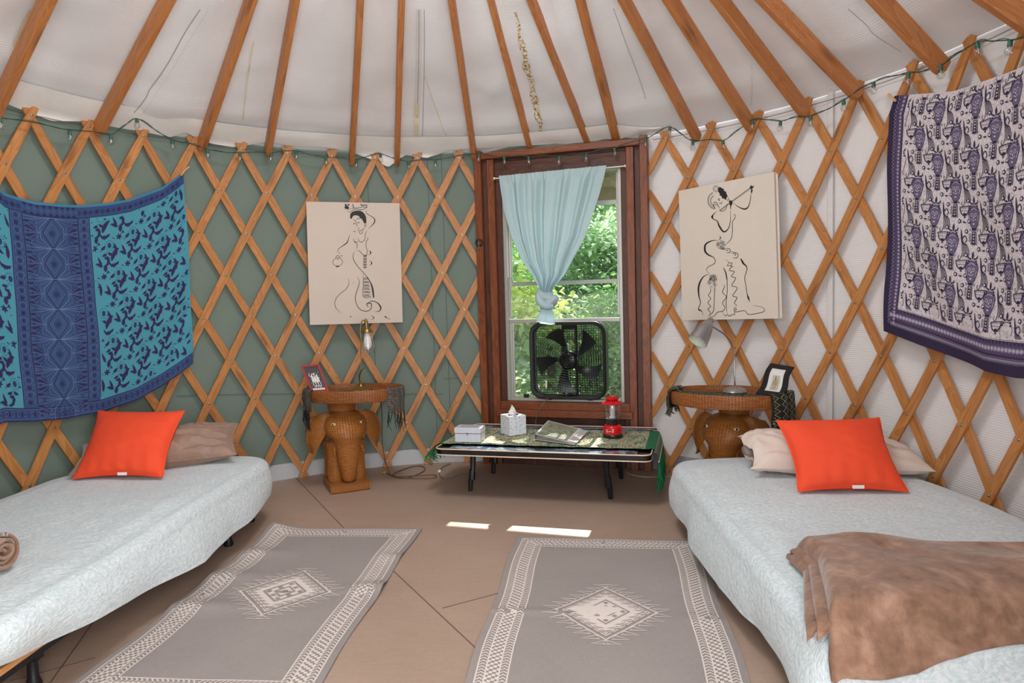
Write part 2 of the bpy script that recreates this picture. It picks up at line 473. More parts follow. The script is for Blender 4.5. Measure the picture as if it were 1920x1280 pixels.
for (pa, pb, w, mi) in (((780, 265), (785, 5), 0.03, 1), ((780, 265), (785, 5), 0.004, 2), ((791, 265), (795, 5), 0.003, 2), ((240, 215), (375, 5), 0.004, 2),
                        ((255, 215), (390, 5), 0.002, 1), ((455, 215), (475, 70), 0.008, 3), ((780, 262), (781, 190), 0.028, 3), ((845, 265), (795, 130), 0.006, 3),
                        ((1210, 180), (1150, 5), 0.003, 2), ((1408, 195), (1409, 118), 0.012, 1), ((1690, 90), (1590, 3), 0.003, 2), ((30, 90), (60, 10), 0.02, 3)):
    a = conepix(*pa); b = conepix(*pb); cone_strip(a[0], b[0], a[1], b[1], w, mi, off=0.006+0.001*mi)
a = conepix(1018, 262); b = conepix(966, 15)
def stain(u, v):
    r = a[1]+(b[1]-a[1])*v; w = 0.06*(0.5+0.5*abs(noise.noise(V((v*7, 2, 0))))*2)*(0.5+0.5*sin(pi*min(1, v*1.05)))
    return liner(a[0]+(b[0]-a[0])*v+w*(u-.5)/r+0.006*noise.noise(V((v*9, 0, 4))), r)-V((0, 0, 0.007))
g.grid(stain, 3, 50, 4)
struct(g.build('ceiling', [M_ROOF, M_TAPE, M_SEAM, M_YTAPE, M_STAIN]))

# loose scalloped hem of the liner hanging over the top of the green wall
hem = [(-60, 175), (12, 195), (60, 212), (100, 226), (160, 228), (215, 238), (262, 246), (320, 257), (345, 250), (372, 262), (400, 270), (440, 275), (500, 268),
       (545, 275), (600, 278), (655, 283), (700, 300), (728, 313), (760, 290), (800, 296), (850, 280), (858, 283), (895, 268), (940, 276), (985, 266), (1000, 272), (1012, 268),
       (1060, 272), (1100, 268), (1135, 262), (1165, 262), (1215, 248), (1245, 232)]
hp = []
for q in hem:
    X = oncyl(*q, 2.262); hp.append((atan2(X.x, X.y), X.z))
hp.sort()
g = MB()
ha, hb = hp[0][0]-0.6, hp[-1][0]
def hemf(u, v):
    ph = ha+(hb-ha)*u; zb = min(interp(ph, hp), 2.19); top = 2.255-(2.25-zb)*smooth01(1-(hb-ph)/.16)*.95+.008*noise.noise(V((ph*6, 1, 1)))
    z = top+(zb-top)*v
    r = min(2.276, 2.262-(z-2.17)/.7)-0.010*sin(pi*v*0.9)*(0.6+0.4*sin(ph*23)+0.5*noise.noise(V((ph*8, v, 2))))-0.006*v*sin(ph*41)-.005*abs(noise.noise(V((ph*30, z*14, 0))))
    return pol(ph, r-0.006, z)
g.grid(hemf, 320, 8, uvf=lambda u, v: (u*5, v*0.12))
hemo = g.build('trim_3', M_HEM); hemo['kind'] = 'structure'

# ================================================================== rafters
for i, ((B, T), (b_, t_)) in enumerate(zip(raf, RAFT)):
    ph = atan2(B.x, B.y); d = (T-B).normalized()
    L = (2.2-0.28)/max(0.2, (hypot(B.x, B.y)-hypot(T.x, T.y)))*(T-B).length
    L = min(L, 2.6)
    # lower end clipped round, timber stands on edge
    w = 0.033; h = 0.070
    if i == 9: w = 0.048
    if i >= 11 or i < 3: w = 0.038
    x = d; side = x.cross(V((0, 0, 1))).normalized(); up = side.cross(x).normalized()
    if up.z < 0: up = -up; side = -side
    prof = [(0.0, 0.30), (0.006, 0.12), (0.02, 0.03), (0.04, 0.0), (0.3, 0.0), (0.8, 0.0), (1.2, 0.0), (L, 0.0)]
    g = MB(); tw = {9: 0.5, 1: 0.25, 0: 0.2}.get(i, 0.0)*(1 if i != 9 else 1)
    start = B - d*0.03
    vs = []; uvs = []
    for (s_, cut) in prof:
        for (a_, b2) in ((-1, 0), (-0.8, -0.06), (0.8, -0.06), (1, 0), (1, 1), (-1, 1)):
            hh = cut*h + (1-cut)*h*b2 if b2 > 0 else cut*h*0.9 + b2*h
            if b2 == 1: hh = h*(1-cut*0.25)
            bow = 0.006*sin(pi*s_/L)*(1 if i % 2 else -1)
            vs.append(start + x*s_ + side*(a_*w/2+bow) + up*hh); uvs.append((s_, a_*w/2+hh*0.7))
    fs = []
    nP = 6
    for j in range(len(prof)-1):
        for k in range(nP):
            k2 = (k+1) % nP; fs.append((j*nP+k, j*nP+k2, (j+1)*nP+k2, (j+1)*nP+k))
    fs.append(tuple(range(nP))[::-1]); fs.append(tuple((len(prof)-1)*nP+k for k in range(nP)))
    g.add(vs, fs, 0, uvs)
    o = g.build('rafter', M_RAF, smooth=0.5)
    if i == 0: nm = 'brown wooden roof rafter at the far left, leftmost of the row'
    elif i == 15: nm = 'brown wooden roof rafter cut by the upper right corner, last on the right'
    else:
        ordn = ['', 'second', 'third', 'fourth', 'fifth', 'sixth', 'seventh', 'eighth', 'ninth', 'tenth', 'eleventh', 'twelfth', 'thirteenth', 'fourteenth', 'fifteenth'][i]
        nm = 'brown wooden roof rafter, %s from the left' % ordn
        if i == 6: nm += ', landing beside the left window post'
        if i == 9: nm = 'wide twisted roof rafter, tenth from the left, above the right half of the window'
        if i == 8: nm += ', above the middle of the window'
    tag(o, nm, 'rafter', 'roof rafters')

# crown ring that the rafters lean on, above the view
g = MB(); g.tube([pol(2*pi*k/48, 0.33, conez(0.33)-0.0) for k in range(48)], 0.05, 8, closed=True)
struct(g.build('trim_1', M_RAF))

# ================================================================== lattice
PL0, DL = -1.15234, 0.063348
PR0, DR = 0.62010, 0.066711
DZ = 0.26157; H0 = 2.13498
RB, RF = 2.258, 2.246     # back and front slat radius
def lat(side, c, r, rad):
    ph = (PL0+c*DL) if side == 0 else (PR0+c*DR)
    return pol(ph, rad, H0-r*DZ)
bolt_proto = None
def slat(side, c0, dirn, lo, hi, parent, rad):
    """slat whose bottom (r=8) is at column c0 and top (r=0) at c0+8*dirn; kept between columns lo..hi"""
    t0, t1 = -0.15, 8.17       # in rows measured from the bottom
    def col(t): return c0+dirn*t
    def cl(t): return min(max(t, t0), t1)
    if dirn > 0: a, b = cl(lo-c0), cl(hi-c0)
    else: a, b = cl(c0-hi), cl(c0-lo)
    if b-a < 0.4: return None
    n = max(6, int((b-a)*4)); vs = []; fs = []; uvs = []
    w = 0.0235; th = 0.006
    for j in range(n+1):
        t = a+(b-a)*j/n
        p = lat(side, col(t), 8-t, rad); q = lat(side, col(t+0.05), 8-(t+0.05), rad)
        tg = (q-p).normalized(); nr = V((p.x, p.y, 0)).normalized(); wd = nr.cross(tg).normalized()
        e = min(j, n-j); k = 0.62 if e == 0 else 1.0
        for (sw, sn) in ((-1, -1), (1, -1), (1, 1), (-1, 1)):
            vs.append(p+wd*(sw*w*k)+nr*(sn*th)); uvs.append(((t)*0.3, sw*w+0.2*(sn > 0)))
    # short end sections so only the tips are chamfered
    for idx, base, s_ in ((1, 0, 1), (n-1, n, -1)):
        for m in range(4):
            vs[idx*4+m] = vs[base*4+m] + (vs[idx*4+m]-vs[base*4+m])*0.25
    for j in range(n):
        for k in range(4):
            k2 = (k+1) % 4; fs.append((j*4+k, j*4+k2, (j+1)*4+k2, (j+1)*4+k))
    fs.append((3, 2, 1, 0)); fs.append((n*4, n*4+1, n*4+2, n*4+3))
    g = MB().add(vs, fs, 0, uvs)
    return g.build('slat', M_LAT, parent, smooth=False), a, b
def make_bolt(parent, p):
    global bolt_proto
    nr = V((p.x, p.y, 0)).normalized(); q = (-nr).to_track_quat('Z', 'Y')
    if bolt_proto is None:
        g = MB(); g.lathe([(0.0, 0.0042), (0.003, 0.004), (0.005, 0.003), (0.0058, 0.0012), (0.0075, 0.001), (0.0075, 0.0)], n=10)
        b = g.build('bolt', M_STEEL, None, origin=(0, 0, 0)); bolt_proto = b
    else:
        b = bolt_proto.copy(); COL.objects.link(b)
    b.parent = parent; b.location = p-V(parent['_w']); b.rotation_mode = 'QUATERNION'; b.rotation_quaternion = q
    return b
for side, lo, hi, c_vis, label in ((0, -13.0, 19.15, (-4, 18), 'criss-cross wooden lattice wall of bolted slats over green canvas, left of the window'),
                                   (1, -0.80, 21.0, (0, 15), 'criss-cross wooden lattice wall of bolted slats over white insulation, right of the window')):
    mid = lat(side, (lo+hi)/2, 8.1, RB); mid.z = 0
    T = thing('lattice_wall', mid, label, 'lattice wall')
    for c0 in range(-22, 32, 2):
        s_ = slat(side, c0, 1, lo, hi, T, RF)
        if s_:
            so, a, b = s_
            for t in range(0, 9):
                c = c0+t
                if a-0.01 <= t <= b and c_vis[0] <= c <= c_vis[1]: make_bolt(so, lat(side, c, 8-t, RF-0.0062))
    for c0 in range(-12, 42, 2): slat(side, c0, -1, lo, hi, T, RB)
# ================================================================== window and its timber frame
WR = Matrix((U_WIN, -N_WIN, V((0, 0, 1)))).transposed()      # x right, y into the room, z up
def wbox(g, u0, u1, w0, w1, z0, z1, mi=0, ch=0.003):
    g.box(W((u0+u1)/2, (w0+w1)/2, (z0+z1)/2), (u1-u0, w1-w0, z1-z0), WR, mi, ch)
win = bpy.data.objects.new('window_1', None); COL.objects.link(win); win.location = W(0, 0, 0); win['_w'] = tuple(W(0, 0, 0)); win['kind'] = 'structure'
def wpart(name, items, mat, parent=win):
    g = MB()
    for it in items: wbox(g, *it)
    return g.build(name, mat, parent, smooth=False)
for s_ in (-1, 1):
    a, b = (0.537, 0.587) if s_ > 0 else (-0.587, -0.537)
    wpart('frame_post', [(a, b, -0.05, 0.05, 0.0, 2.168)], M_FRM)
    a, b = (0.498, 0.538) if s_ > 0 else (-0.538, -0.498)
    wpart('frame_filler', [(a, b, -0.05, 0.012, 0.0, 2.11)], M_FRD)
    a, b = (0.449, 0.498) if s_ > 0 else (-0.498, -0.449)
    wpart('frame_post', [(a, b, -0.05, 0.038, 0.0, 2.106)], M_FRM)
    a, b = (0.41, 0.449) if s_ > 0 else (-0.449, -0.41)
    wpart('jamb_board', [(a, b, -0.06, 0.004, 0.0, 1.99)], M_FRD)
wpart('top_plate', [(-0.537, 0.537, -0.05, 0.052, 2.108, 2.150)], M_FRM)
wpart('header_board', [(-0.449, 0.449, -0.05, 0.02, 1.985, 2.085), (-0.449, 0.449, -0.05, 0.006, 2.085, 2.108)], M_FRD)
wpart('window_sill', [(-0.449, 0.449, -0.05, 0.03, 0.388, 0.442), (-0.47, 0.47, -0.05, 0.075, 0.345, 0.390)], M_FRM)
wpart('lower_panel', [(-0.41, 0.41, -0.05, -0.03, 0.0, 0.345, 0, 0), (-0.41, 0.41, -0.05, 0.01, 0.0, 0.09)], M_FRD)
# aluminium double sash
S = 0.41
wpart('outer_frame', [(-S, -S+0.024, -0.10, -0.01, 0.443, 1.992), (S-0.024, S, -0.10, -0.01, 0.443, 1.992), (-S+.024, S-.024, -0.10, -0.01, 1.972, 1.992), (-S+.024, S-.024, -0.10, 0.0, 0.443, 0.462)], M_ALU)
wpart('upper_sash', [(-S+.024, -S+.042, -0.085, -0.06, 1.24, 1.972), (S-.042, S-.024, -0.085, -0.06, 1.24, 1.972), (-S+.024, S-.024, -0.085, -0.055, 1.240, 1.268),
                     (-S+.024, S-.024, -0.098, -0.088, 1.762, 1.795)], M_ALU)
wpart('lower_sash', [(-S+.024, -S+.040, -0.05, -0.025, 1.03, 1.3), (S-.040, S-.024, -0.05, -0.025, 1.03, 1.3), (-S+.024, S-.024, -0.05, -0.02, 0.984, 1.010)], M_ALU)
wpart('screen_frame', [(-S+.024, -S+.036, -0.098, -0.088, .462, 1.003), (S-.036, S-.024, -0.098, -0.088, .462, 1.003)], M_ALU)
g = MB(); wbox(g, -S+.04, S-.04, -0.074, -0.071, 1.262, 1.972, 0, 0); g.build('pane', M_PANE, win, smooth=False)
g = MB(); wbox(g, -S+.04, S-.04, -0.039, -0.036, 1.008, 1.30, 0, 0); g.build('pane', M_PANE, win, smooth=False)
g = MB(); wbox(g, -0.30, -0.265, -0.06, -0.035, 0.462, 0.485, 0, 0.002); g.build('latch', M_BLKPL, win, smooth=False)

# combination-style ring hook screwed to the left post
t = thing('ring_hook', W(-0.562, 0.055, 1.54), 'small dark metal ring hook on the left window post', 'hook')
c = W(-0.562, 0.058, 1.545)
g = MB(); g.tube([c+U_WIN*(0.022*cos(a*pi/12))+V((0, 0, 0.022*sin(a*pi/12))) for a in range(24)], 0.0055, 8, closed=True); g.build('ring', M_BLACK, t)
g = MB(); g.tube([W(-0.562, 0.048, 1.575), W(-0.562, 0.062, 1.568), W(-0.562, 0.062, 1.50), W(-0.562, 0.05, 1.495)], 0.003, 6); g.build('pin', M_STEEL, t)

# ---- curtain rod and curtain
t = thing('curtain_rod', W(0, 0.05, 1.975), 'thin cream tension curtain rod across the top of the window', 'curtain rod')
M_CREAM = plain('cream enamel', (222, 214, 196), 0.4)
g = MB(); g.tube([W(-0.445, 0.033, 1.975), W(0.445, 0.033, 1.985)], 0.005, 10); g.build('rod', M_CREAM, t)
for u in (-0.4455, 0.4455):
    g = MB(); g.tube([W(u-0.004, 0.035, 1.98+0.005*(u > 0)-.005*(u < 0)), W(u+0.004, 0.035, 1.98+0.005*(u > 0)-.005*(u < 0))], 0.009, 12); g.build('end_cap', M_WHITE, t)

def m_curtain():
    t = NT('pale aqua cotton'); vec = t.coord('UV', (1, 1, 1))
    f = t.noise(t.coord('UV', (60, 900, 1)), 1.0, 3); f2 = t.noise(t.coord('UV', (900, 60, 1)), 1.0, 3)
    q = t.math('MULTIPLY', t.math('ADD', f, f2), 0.5)
    col = t.ramp(q, [(0.3, s2l((188, 212, 220))), (0.7, s2l((212, 230, 236)))])
    t.set(col, 0.85)
    tl = t.n('ShaderNodeBsdfTranslucent'); tl.inputs[0].default_value = (*s2l((196, 222, 230)), 1)
    mx = t.n('ShaderNodeMixShader'); mx.inputs[0].default_value = 0.35
    out = t.t.nodes['Material Output']; t.l(t.b.outputs[0], mx.inputs[1]); t.l(tl.outputs[0], mx.inputs[2]); t.l(mx.outputs[0], out.inputs[0])
    return t.m
M_CURT = m_curtain()
cur = thing('curtain', W(-0.05, 0.05, 1.0), 'pale aqua curtain tied in a knot in front of the window', 'curtain')
Lz = [(1.21, -0.125), (1.30, -0.17), (1.40, -0.245), (1.55, -0.315), (1.75, -0.375), (1.90, -0.398), (1.995, -0.406)]
Rz = [(1.21, -0.035), (1.30, 0.045), (1.40, 0.10), (1.55, 0.185), (1.70, 0.235), (1.80, 0.268), (1.90, 0.297), (1.995, 0.328)]
def curf(u, v, off=0.0):
    z = 1.992-(1.992-1.185)*v
    z += 0.010*(u-.5)*(1-v)
    a, b = interp(z, Lz), interp(z, Rz)
    q = smooth01(v/0.12); amp = 0.004+0.024*q*(1-0.25*v)
    uu = u + 0.012*sin(u*19+1)*q
    dep = amp*(0.6*sin(uu*2*pi*6.3+0.8)+0.4*sin(uu*2*pi*10.7+2.0+v))+ 0.012*noise.noise(V((u*5, v*3, 1)))
    if v < 0.06: dep += 0.004*sin(u*2*pi*26)
    # side folds sweep towards the knot
    bulge = 0.05*smooth01(v)+0.03*sin(pi*u)*v
    return W(a+(b-a)*uu, 0.052+dep+bulge+off, z)
g = MB(); g.grid(curf, 150, 70, uvf=lambda u, v: (u*.73, v*.8))
g.build('curtain_panel', M_CURT, cur)
kn = MB()
def ring_pts(c, ru, rw, tilt, n=28, ph=0):
    return [W(c[0]+ru*cos(a), 0.10+rw*sin(a), c[1]+tilt*cos(a)+0.008*sin(2*a+ph)) for a in [2*pi*k/n for k in range(n)]]
kn.tube(ring_pts((-0.082, 1.158), 0.044, 0.034, -0.032), [0.026+0.005*sin(k*0.8) for k in range(28)], 14, closed=True)
kn.tube(ring_pts((-0.065, 1.118), 0.040, 0.036, 0.022, ph=1), [0.024+0.004*sin(k*0.9+1) for k in range(28)], 14, closed=True)
kn.tube(catmull([W(-0.118, 0.11, 1.20), W(-0.125, 0.135, 1.16), W(-0.105, 0.148, 1.12), W(-0.07, 0.15, 1.10), W(-0.035, 0.13, 1.095)], 6), [0.018+0.010*sin(pi*k/24) for k in range(25)], 12)
kn.lathe([(0.0, 1.20), (0.035, 1.19), (0.048, 1.15), (0.044, 1.11), (0.036, 1.08), (0.0, 1.07)], c=W(-0.075, 0.10, 0), R=WR, n=24)
kn.build('knot', M_CURT, cur)
tl = MB()
def tail(u, v):
    a = 2*pi*u; rr = (0.030+0.026*v)*(1+0.22*sin(3*a+1)+0.10*sin(5*a)); z = 1.10-0.115*v-0.012*cos(a+0.8)*v
    return W(-0.085-0.012*v+rr*cos(a), 0.10+rr*0.55*sin(a), z)
tl.grid(tail, 40, 10, wrapu=True, uvf=lambda u, v: (u*.2, v*.1)); tl.build('tail', M_CURT, cur)

# ---- box fan on the sill
fan = thing('box_fan', W(0.036, -0.01, 0.462), 'black square box fan standing on the window sill', 'fan')
FC = (0.036, 0.727); HS = 0.262
def rr_path(h, rad, n=8):
    pts = []
    for cx, cy, a0 in ((h-rad, h-rad, 0), (-(h-rad), h-rad, pi/2), (-(h-rad), -(h-rad), pi), (h-rad, -(h-rad), 1.5*pi)):
        for k in range(n+1):
            a = a0+pi/2*k/n; pts.append((cx+rad*cos(a), cy+rad*sin(a)))
    return pts
g = MB(); pth = rr_path(HS, 0.085, 10); inn = rr_path(HS-0.022, 0.068, 10); n_ = len(pth)
def shell(u, v):
    i = round(u*n_) % n_; seq = [(pth, -0.052), (pth, 0.052), (rr_path(HS-0.006, 0.08, 10), 0.058), (inn, 0.056), (inn, 0.040), (rr_path(HS-0.012, 0.078, 10), 0.036), (rr_path(HS-0.012, 0.078, 10), -0.036), (inn, -0.040), (inn, -0.056), (rr_path(HS-.006, .08, 10), -.058), (pth, -0.052)]
    P, w_ = seq[round(v*10)]
    return W(FC[0]+P[i][0], w_-0.01, FC[1]+P[i][1])
g.grid(shell, n_, 10, wrapu=True); g.build('housing', M_BLKPL, fan, smooth=0.6)
for s_, nm in ((1, 'front_grille'), (-1, 'rear_grille')):
    g = MB(); wv = 0.048*s_-0.01
    def inside(x, y, h=HS-0.02, rad=0.07):
        ax, ay = abs(x), abs(y)
        if ax > h or ay > h: return False
        if ax > h-rad and ay > h-rad: return hypot(ax-(h-rad), ay-(h-rad)) <= rad
        return True
    for k in range(-14, 15):                     # fine wires
        x = k*0.0166
        ymax = max([y for y in [j*0.004 for j in range(0, 62)] if inside(x, y)] or [0])
        if ymax <= 0.01: continue
        bow = 0.006
        g.tube([W(FC[0]+x, wv-0.002*s_, FC[1]-ymax), W(FC[0]+x*0.97, wv+bow*s_*0.5, FC[1]), W(FC[0]+x, wv-0.002*s_, FC[1]+ymax)], 0.0011, 4)
        g.tube([W(FC[0]-ymax, wv, FC[1]+x), W(FC[0], wv+bow*s_*0.5, FC[1]+x*0.97), W(FC[0]+ymax, wv, FC[1]+x)], 0.0011, 4)
    for rr in [0.065+0.0165*k for k in range(11)]:
        g.tube([W(FC[0]+rr*cos(a), wv+0.003*s_, FC[1]+rr*sin(a)) for a in [2*pi*k/48 for k in range(48)]], 0.0011, 4, closed=True)
    if s_ > 0:
        for rr in (0.01, 0.028, 0.045):
            g.tube([W(FC[0]+rr*cos(a), wv+0.004, FC[1]+rr*sin(a)) for a in [2*pi*k/32 for k in range(32)]], 0.0016, 4, closed=True)
    g.build(nm, M_BLKPL, fan)
g = MB()
for x in (-0.047, 0.047): wbox(g, FC[0]+x-0.008, FC[0]+x+0.008, -0.052, -0.035, FC[1]-HS+0.02, FC[1]+HS-0.02)
wbox(g, FC[0]-0.047, FC[0]+0.047, -0.052, -0.03, FC[1]+HS-0.05, FC[1]+HS-0.022)
wbox(g, FC[0]-0.015, FC[0]+0.015, -0.052, -0.02, FC[1]-HS+0.02, FC[1]-HS+0.05)
g.build('motor_bracket', M_BLKPL, fan, smooth=False)
g = MB(); Rm = Matrix((U_WIN, V((0, 0, 1)), -N_WIN)).transposed()
g.lathe([(0.0, 0.052), (0.02, 0.052), (0.03, 0.050), (0.032, 0.045), (0.052, 0.043), (0.060, 0.036), (0.062, 0.02), (0.064, 0.018), (0.064, -0.03), (0.05, -0.045), (0.0, -0.045)], c=W(FC[0], -0.012, FC[1]), R=Rm, n=36)
g.build('motor', plain('glossy black', (22, 20, 20), 0.22), fan)
g = MB()
for k in range(5):
    a0 = 2*pi*k/5+0.5
    def blade(u, v):
        r = 0.05+0.175*v; sw = 0.55*(u-.5)*(0.6+0.5*v)+0.35*v; ww = 0.02*(u-.5)*2*(1-0.3*v)
        return W(FC[0]+r*cos(a0+sw), -0.012-ww, FC[1]+r*sin(a0+sw))
    g.grid(blade, 8, 8)
g.build('fan_blades', plain('smoky black blade', (30, 32, 32), 0.3), fan)
for x in (-0.13, 0.15):
    g = MB(); wbox(g, FC[0]+x-0.02, FC[0]+x+0.02, -0.055, 0.045, FC[1]-HS-0.004, FC[1]-HS+0.004); g.build('foot', M_BLKPL, fan, smooth=False)
g = MB(); q = [W(-0.10, 0.045, 0.475), W(-0.13, 0.085, 0.44), W(-0.17, 0.085, 0.37), W(-0.19, 0.07, 0.28), W(-0.20, 0.05, 0.12), W(-0.21, 0.045, 0.01)]
g.tube(catmull(q, 6), 0.0028, 6); g.build('power_cord', plain('grey brown cord', (112, 98, 84), 0.5), fan)

# ================================================================== outside
def m_leaf(name, a, b):
    t = NT(name); f = t.noise(t.coord('Object'), 2.2, 2); col = t.ramp(f, [(0.3, s2l(a)), (0.7, s2l(b))])
    t.set(col, 0.5)
    tl = t.n('ShaderNodeBsdfTranslucent'); t.l(col, tl.inputs[0]); mx = t.n('ShaderNodeMixShader'); mx.inputs[0].default_value = 0.4
    out = t.t.nodes['Material Output']; t.l(t.b.outputs[0], mx.inputs[1]); t.l(tl.outputs[0], mx.inputs[2]); t.l(mx.outputs[0], out.inputs[0])
    return t.m
LEAFS = [m_leaf('leaf green', (118, 164, 92), (172, 206, 134)), m_leaf('deep leaf', (84, 130, 80), (138, 178, 118)), m_leaf('pale leaf', (172, 198, 164), (208, 224, 194)), m_leaf('yellow leaf', (186, 206, 90), (214, 222, 130))]
M_BARK = plain('bark', (92, 78, 64), 0.9, bump=0.4)
gnd = MB(); gnd.grid(lambda u, v: N_WIN*(2.8+18*v)+U_WIN*(-14+28*u)+V((0, 0, -0.5+0.03*18*v+0.15*noise.noise(V((u*6, v*6, 0))))), 20, 20)
tag(gnd.build('ground', m_leaf('undergrowth', (70, 96, 52), (120, 140, 80))), 'leafy green ground seen through the window', 'ground', kind='structure')
def bush(label, cu, dist, zc, ru, rd, rz, nleaf, lmi, seed, size=0.05):
    rnd = random.Random(seed); base = N_WIN*(2.17+dist)+U_WIN*cu; base.z = -0.45
    t = thing('tree', base, label, 'tree', 'trees outside the window')
    g = MB(); g.tube([base+V((0, 0, -0.1)), base+V((0.03, 0, 0.8)), base+V((-0.02, 0.02, max(1.0, zc)))], [0.06, 0.045, 0.02], 8)
    for k in range(7):
        a = rnd.random()*2*pi; d = V((cos(a)*ru*.6, sin(a)*rd*.6, 0)); z0 = zc-rz*.5*rnd.random()
        g.tube([base+V((0, 0, z0-base.z-0.3)), base+d*.5+V((0, 0, z0-base.z)), base+d+V((0, 0, z0-base.z+0.3))], [0.02, 0.012, 0.005], 5)
    g.build('trunk', M_BARK, t)
    g = MB(); cen = V((base.x, base.y, zc))
    clumps = []
    for k in range(26):
        d = V((rnd.gauss(0, 1), rnd.gauss(0, 1), rnd.gauss(0, 1))).normalized()*(rnd.random()**0.4)
        clumps.append((cen+U_WIN*d.x*ru+N_WIN*d.y*rd+V((0, 0, d.z*rz)), rnd.choice(lmi)))
    for k in range(nleaf):
        c_, mi = rnd.choice(clumps)
        p = c_+V((rnd.gauss(0, 1)*ru*.22, rnd.gauss(0, 1)*rd*.22, rnd.gauss(0, 1)*rz*.17))
        q = V((rnd.gauss(0, 1), rnd.gauss(0, 1), rnd.gauss(0, .5))).normalized(); n_ = V((rnd.gauss(0, .6), rnd.gauss(0, .6), 1)).normalized()
        s_ = q.cross(n_).normalized(); L = size*(0.6+0.8*rnd.random()); wd = L*0.32
        dr = V((0, 0, -0.25*L))
        g.add([p, p+q*L*.35+s_*wd, p+q*L*.35-s_*wd, p+q*L*.75+s_*wd*.7+dr*.5, p+q*L*.75-s_*wd*.7+dr*.5, p+q*L+dr], [(0, 1, 2), (1, 3, 4, 2), (3, 5, 4)], mi)
    g.build('foliage', LEAFS, t, smooth=True)
    return t
bush('leafy green bush close outside, at the left edge of the window', -0.95, 1.5, 0.75, 0.55, 0.5, 0.75, 5000, (0, 0, 3, 2), 1, 0.075)
bush('pale green bush low behind the box fan', -0.1, 2.3, 0.45, 0.7, 0.5, 0.65, 6000, (2, 0, 0), 2, 0.06)
bush('green bush outside, at the right edge of the window', 1.0, 2.1, 0.75, 0.65, 0.5, 0.8, 6000, (0, 1, 2), 3, 0.06)
bush('tall bright green tree outside, right of the curtain', 0.75, 3.6, 1.35, 1.1, 0.7, 1.1, 12000, (0, 2, 2, 1), 4, 0.065)
bush('tall deep green tree outside, behind the curtain', -0.9, 3.8, 1.3, 1.1, 0.7, 1.1, 11000, (1, 0, 2), 5, 0.07)
bush('broad dark tree far outside, filling the view behind the others', 0.2, 6.0, 1.5, 2.6, 0.9, 1.8, 17000, (1, 1, 0, 2), 6, 0.11)
bush('added leafy tree crown outside, keeping the sun off the low table', -0.62, 2.0, 2.15, 1.15, 0.22, 0.27, 11000, (0, 1, 2), 9, 0.055)  # added crown, mostly out of view, blocks sun through the lower window
# insect screen over the lower half
t_ = NT('insect screen'); t_.t.nodes.remove(t_.b); a_ = t_.n('ShaderNodeBsdfTransparent'); b_ = t_.n('ShaderNodeBsdfDiffuse'); b_.inputs[0].default_value = (.25, .27, .26, 1); mx_ = t_.n('ShaderNodeMixShader'); mx_.inputs[0].default_value = .16
t_.l(a_.outputs[0], mx_.inputs[1]); t_.l(b_.outputs[0], mx_.inputs[2]); t_.l(mx_.outputs[0], t_.t.nodes['Material Output'].inputs[0])
g = MB(); wbox(g, -S+.03, S-.03, -0.094, -0.093, .462, 1.003, 0, 0); g.build('insect_screen', t_.m, win, smooth=False)
# porch roof board outside above the window
g = MB(); wbox(g, -1.4, 1.4, -0.80, -0.125, 1.99, 2.03, 0, 0); wbox(g, -1.4, 1.4, -0.84, -0.80, 1.86, 1.99, 0, 0)
for u in (-0.9, -0.3, 0.3, 0.9): wbox(g, u-0.02, u+0.02, -0.8, -0.125, 1.95, 1.99, 0, 0)
struct(g.build('trim_2', plain('weathered porch board', (128, 112, 76), 0.8)))
# ================================================================== patterned cloth helpers
def decal(mb, surf, polys, mi, off=0.0015, seg=0.03):
    for P in polys:
        Q = []
        for i, a in enumerate(P):
            b = P[(i+1) % len(P)]; L = hypot(b[0]-a[0], b[1]-a[1]); k = max(1, int(L/seg))
            for j in range(k): Q.append((a[0]+(b[0]-a[0])*j/k, a[1]+(b[1]-a[1])*j/k))
        if len(Q) < 3: continue
        try: tris = tessellate_polygon([[V((x, y, 0)) for x, y in Q]])
        except Exception: continue
        base = len(mb.v); mb.v += [surf(x, y, off) for x, y in Q]
        for t in tris:
            a, b, c = (Q[i] for i in t)
            if (b[0]-a[0])*(c[1]-a[1])-(b[1]-a[1])*(c[0]-a[0]) > 0: t = (t[0], t[2], t[1])
            mb.f.append([base+i for i in t]); mb.m.append(mi); mb.uv.append([(Q[i][0], Q[i][1]) for i in t])
def stroke2(pts, w, closed=False):
    """polyline -> list of quads; w number or list"""
    n = len(pts); ws = w if isinstance(w, (list, tuple)) else [w]*n
    L, Rr = [], []
    for i, p in enumerate(pts):
        a = pts[i-1] if (i > 0 or closed) else p; b = pts[(i+1) % n] if (i < n-1 or closed) else p
        dx, dy = b[0]-a[0], b[1]-a[1]; d = hypot(dx, dy) or 1; nx, ny = -dy/d, dx/d; h = ws[i]/2
        L.append((p[0]+nx*h, p[1]+ny*h)); Rr.append((p[0]-nx*h, p[1]-ny*h))
    out = []
    for i in range(n if closed else n-1):
        j = (i+1) % n; out.append([L[i], L[j], Rr[j], Rr[i]])
    return out
def spl(pts, n=6):
    return [(p.x, p.y) for p in catmull([V((a, b, 0)) for a, b in pts], n)]
def xf(polys, ox, oy, s=1.0, a=0.0, fx=1):
    c, q = cos(a), sin(a)
    return [[(ox+s*(c*fx*x-q*y), oy+s*(q*fx*x+c*y)) for x, y in P] for P in polys]
def circ(x, y, rx, ry=None, n=10, a0=0):
    ry = ry or rx; return [(x+rx*cos(a0+2*pi*k/n), y+ry*sin(a0+2*pi*k/n)) for k in range(n)]
def ringp(x, y, r, w, n=10, ry=None):
    return stroke2(circ(x, y, r, ry, n), w, closed=True)
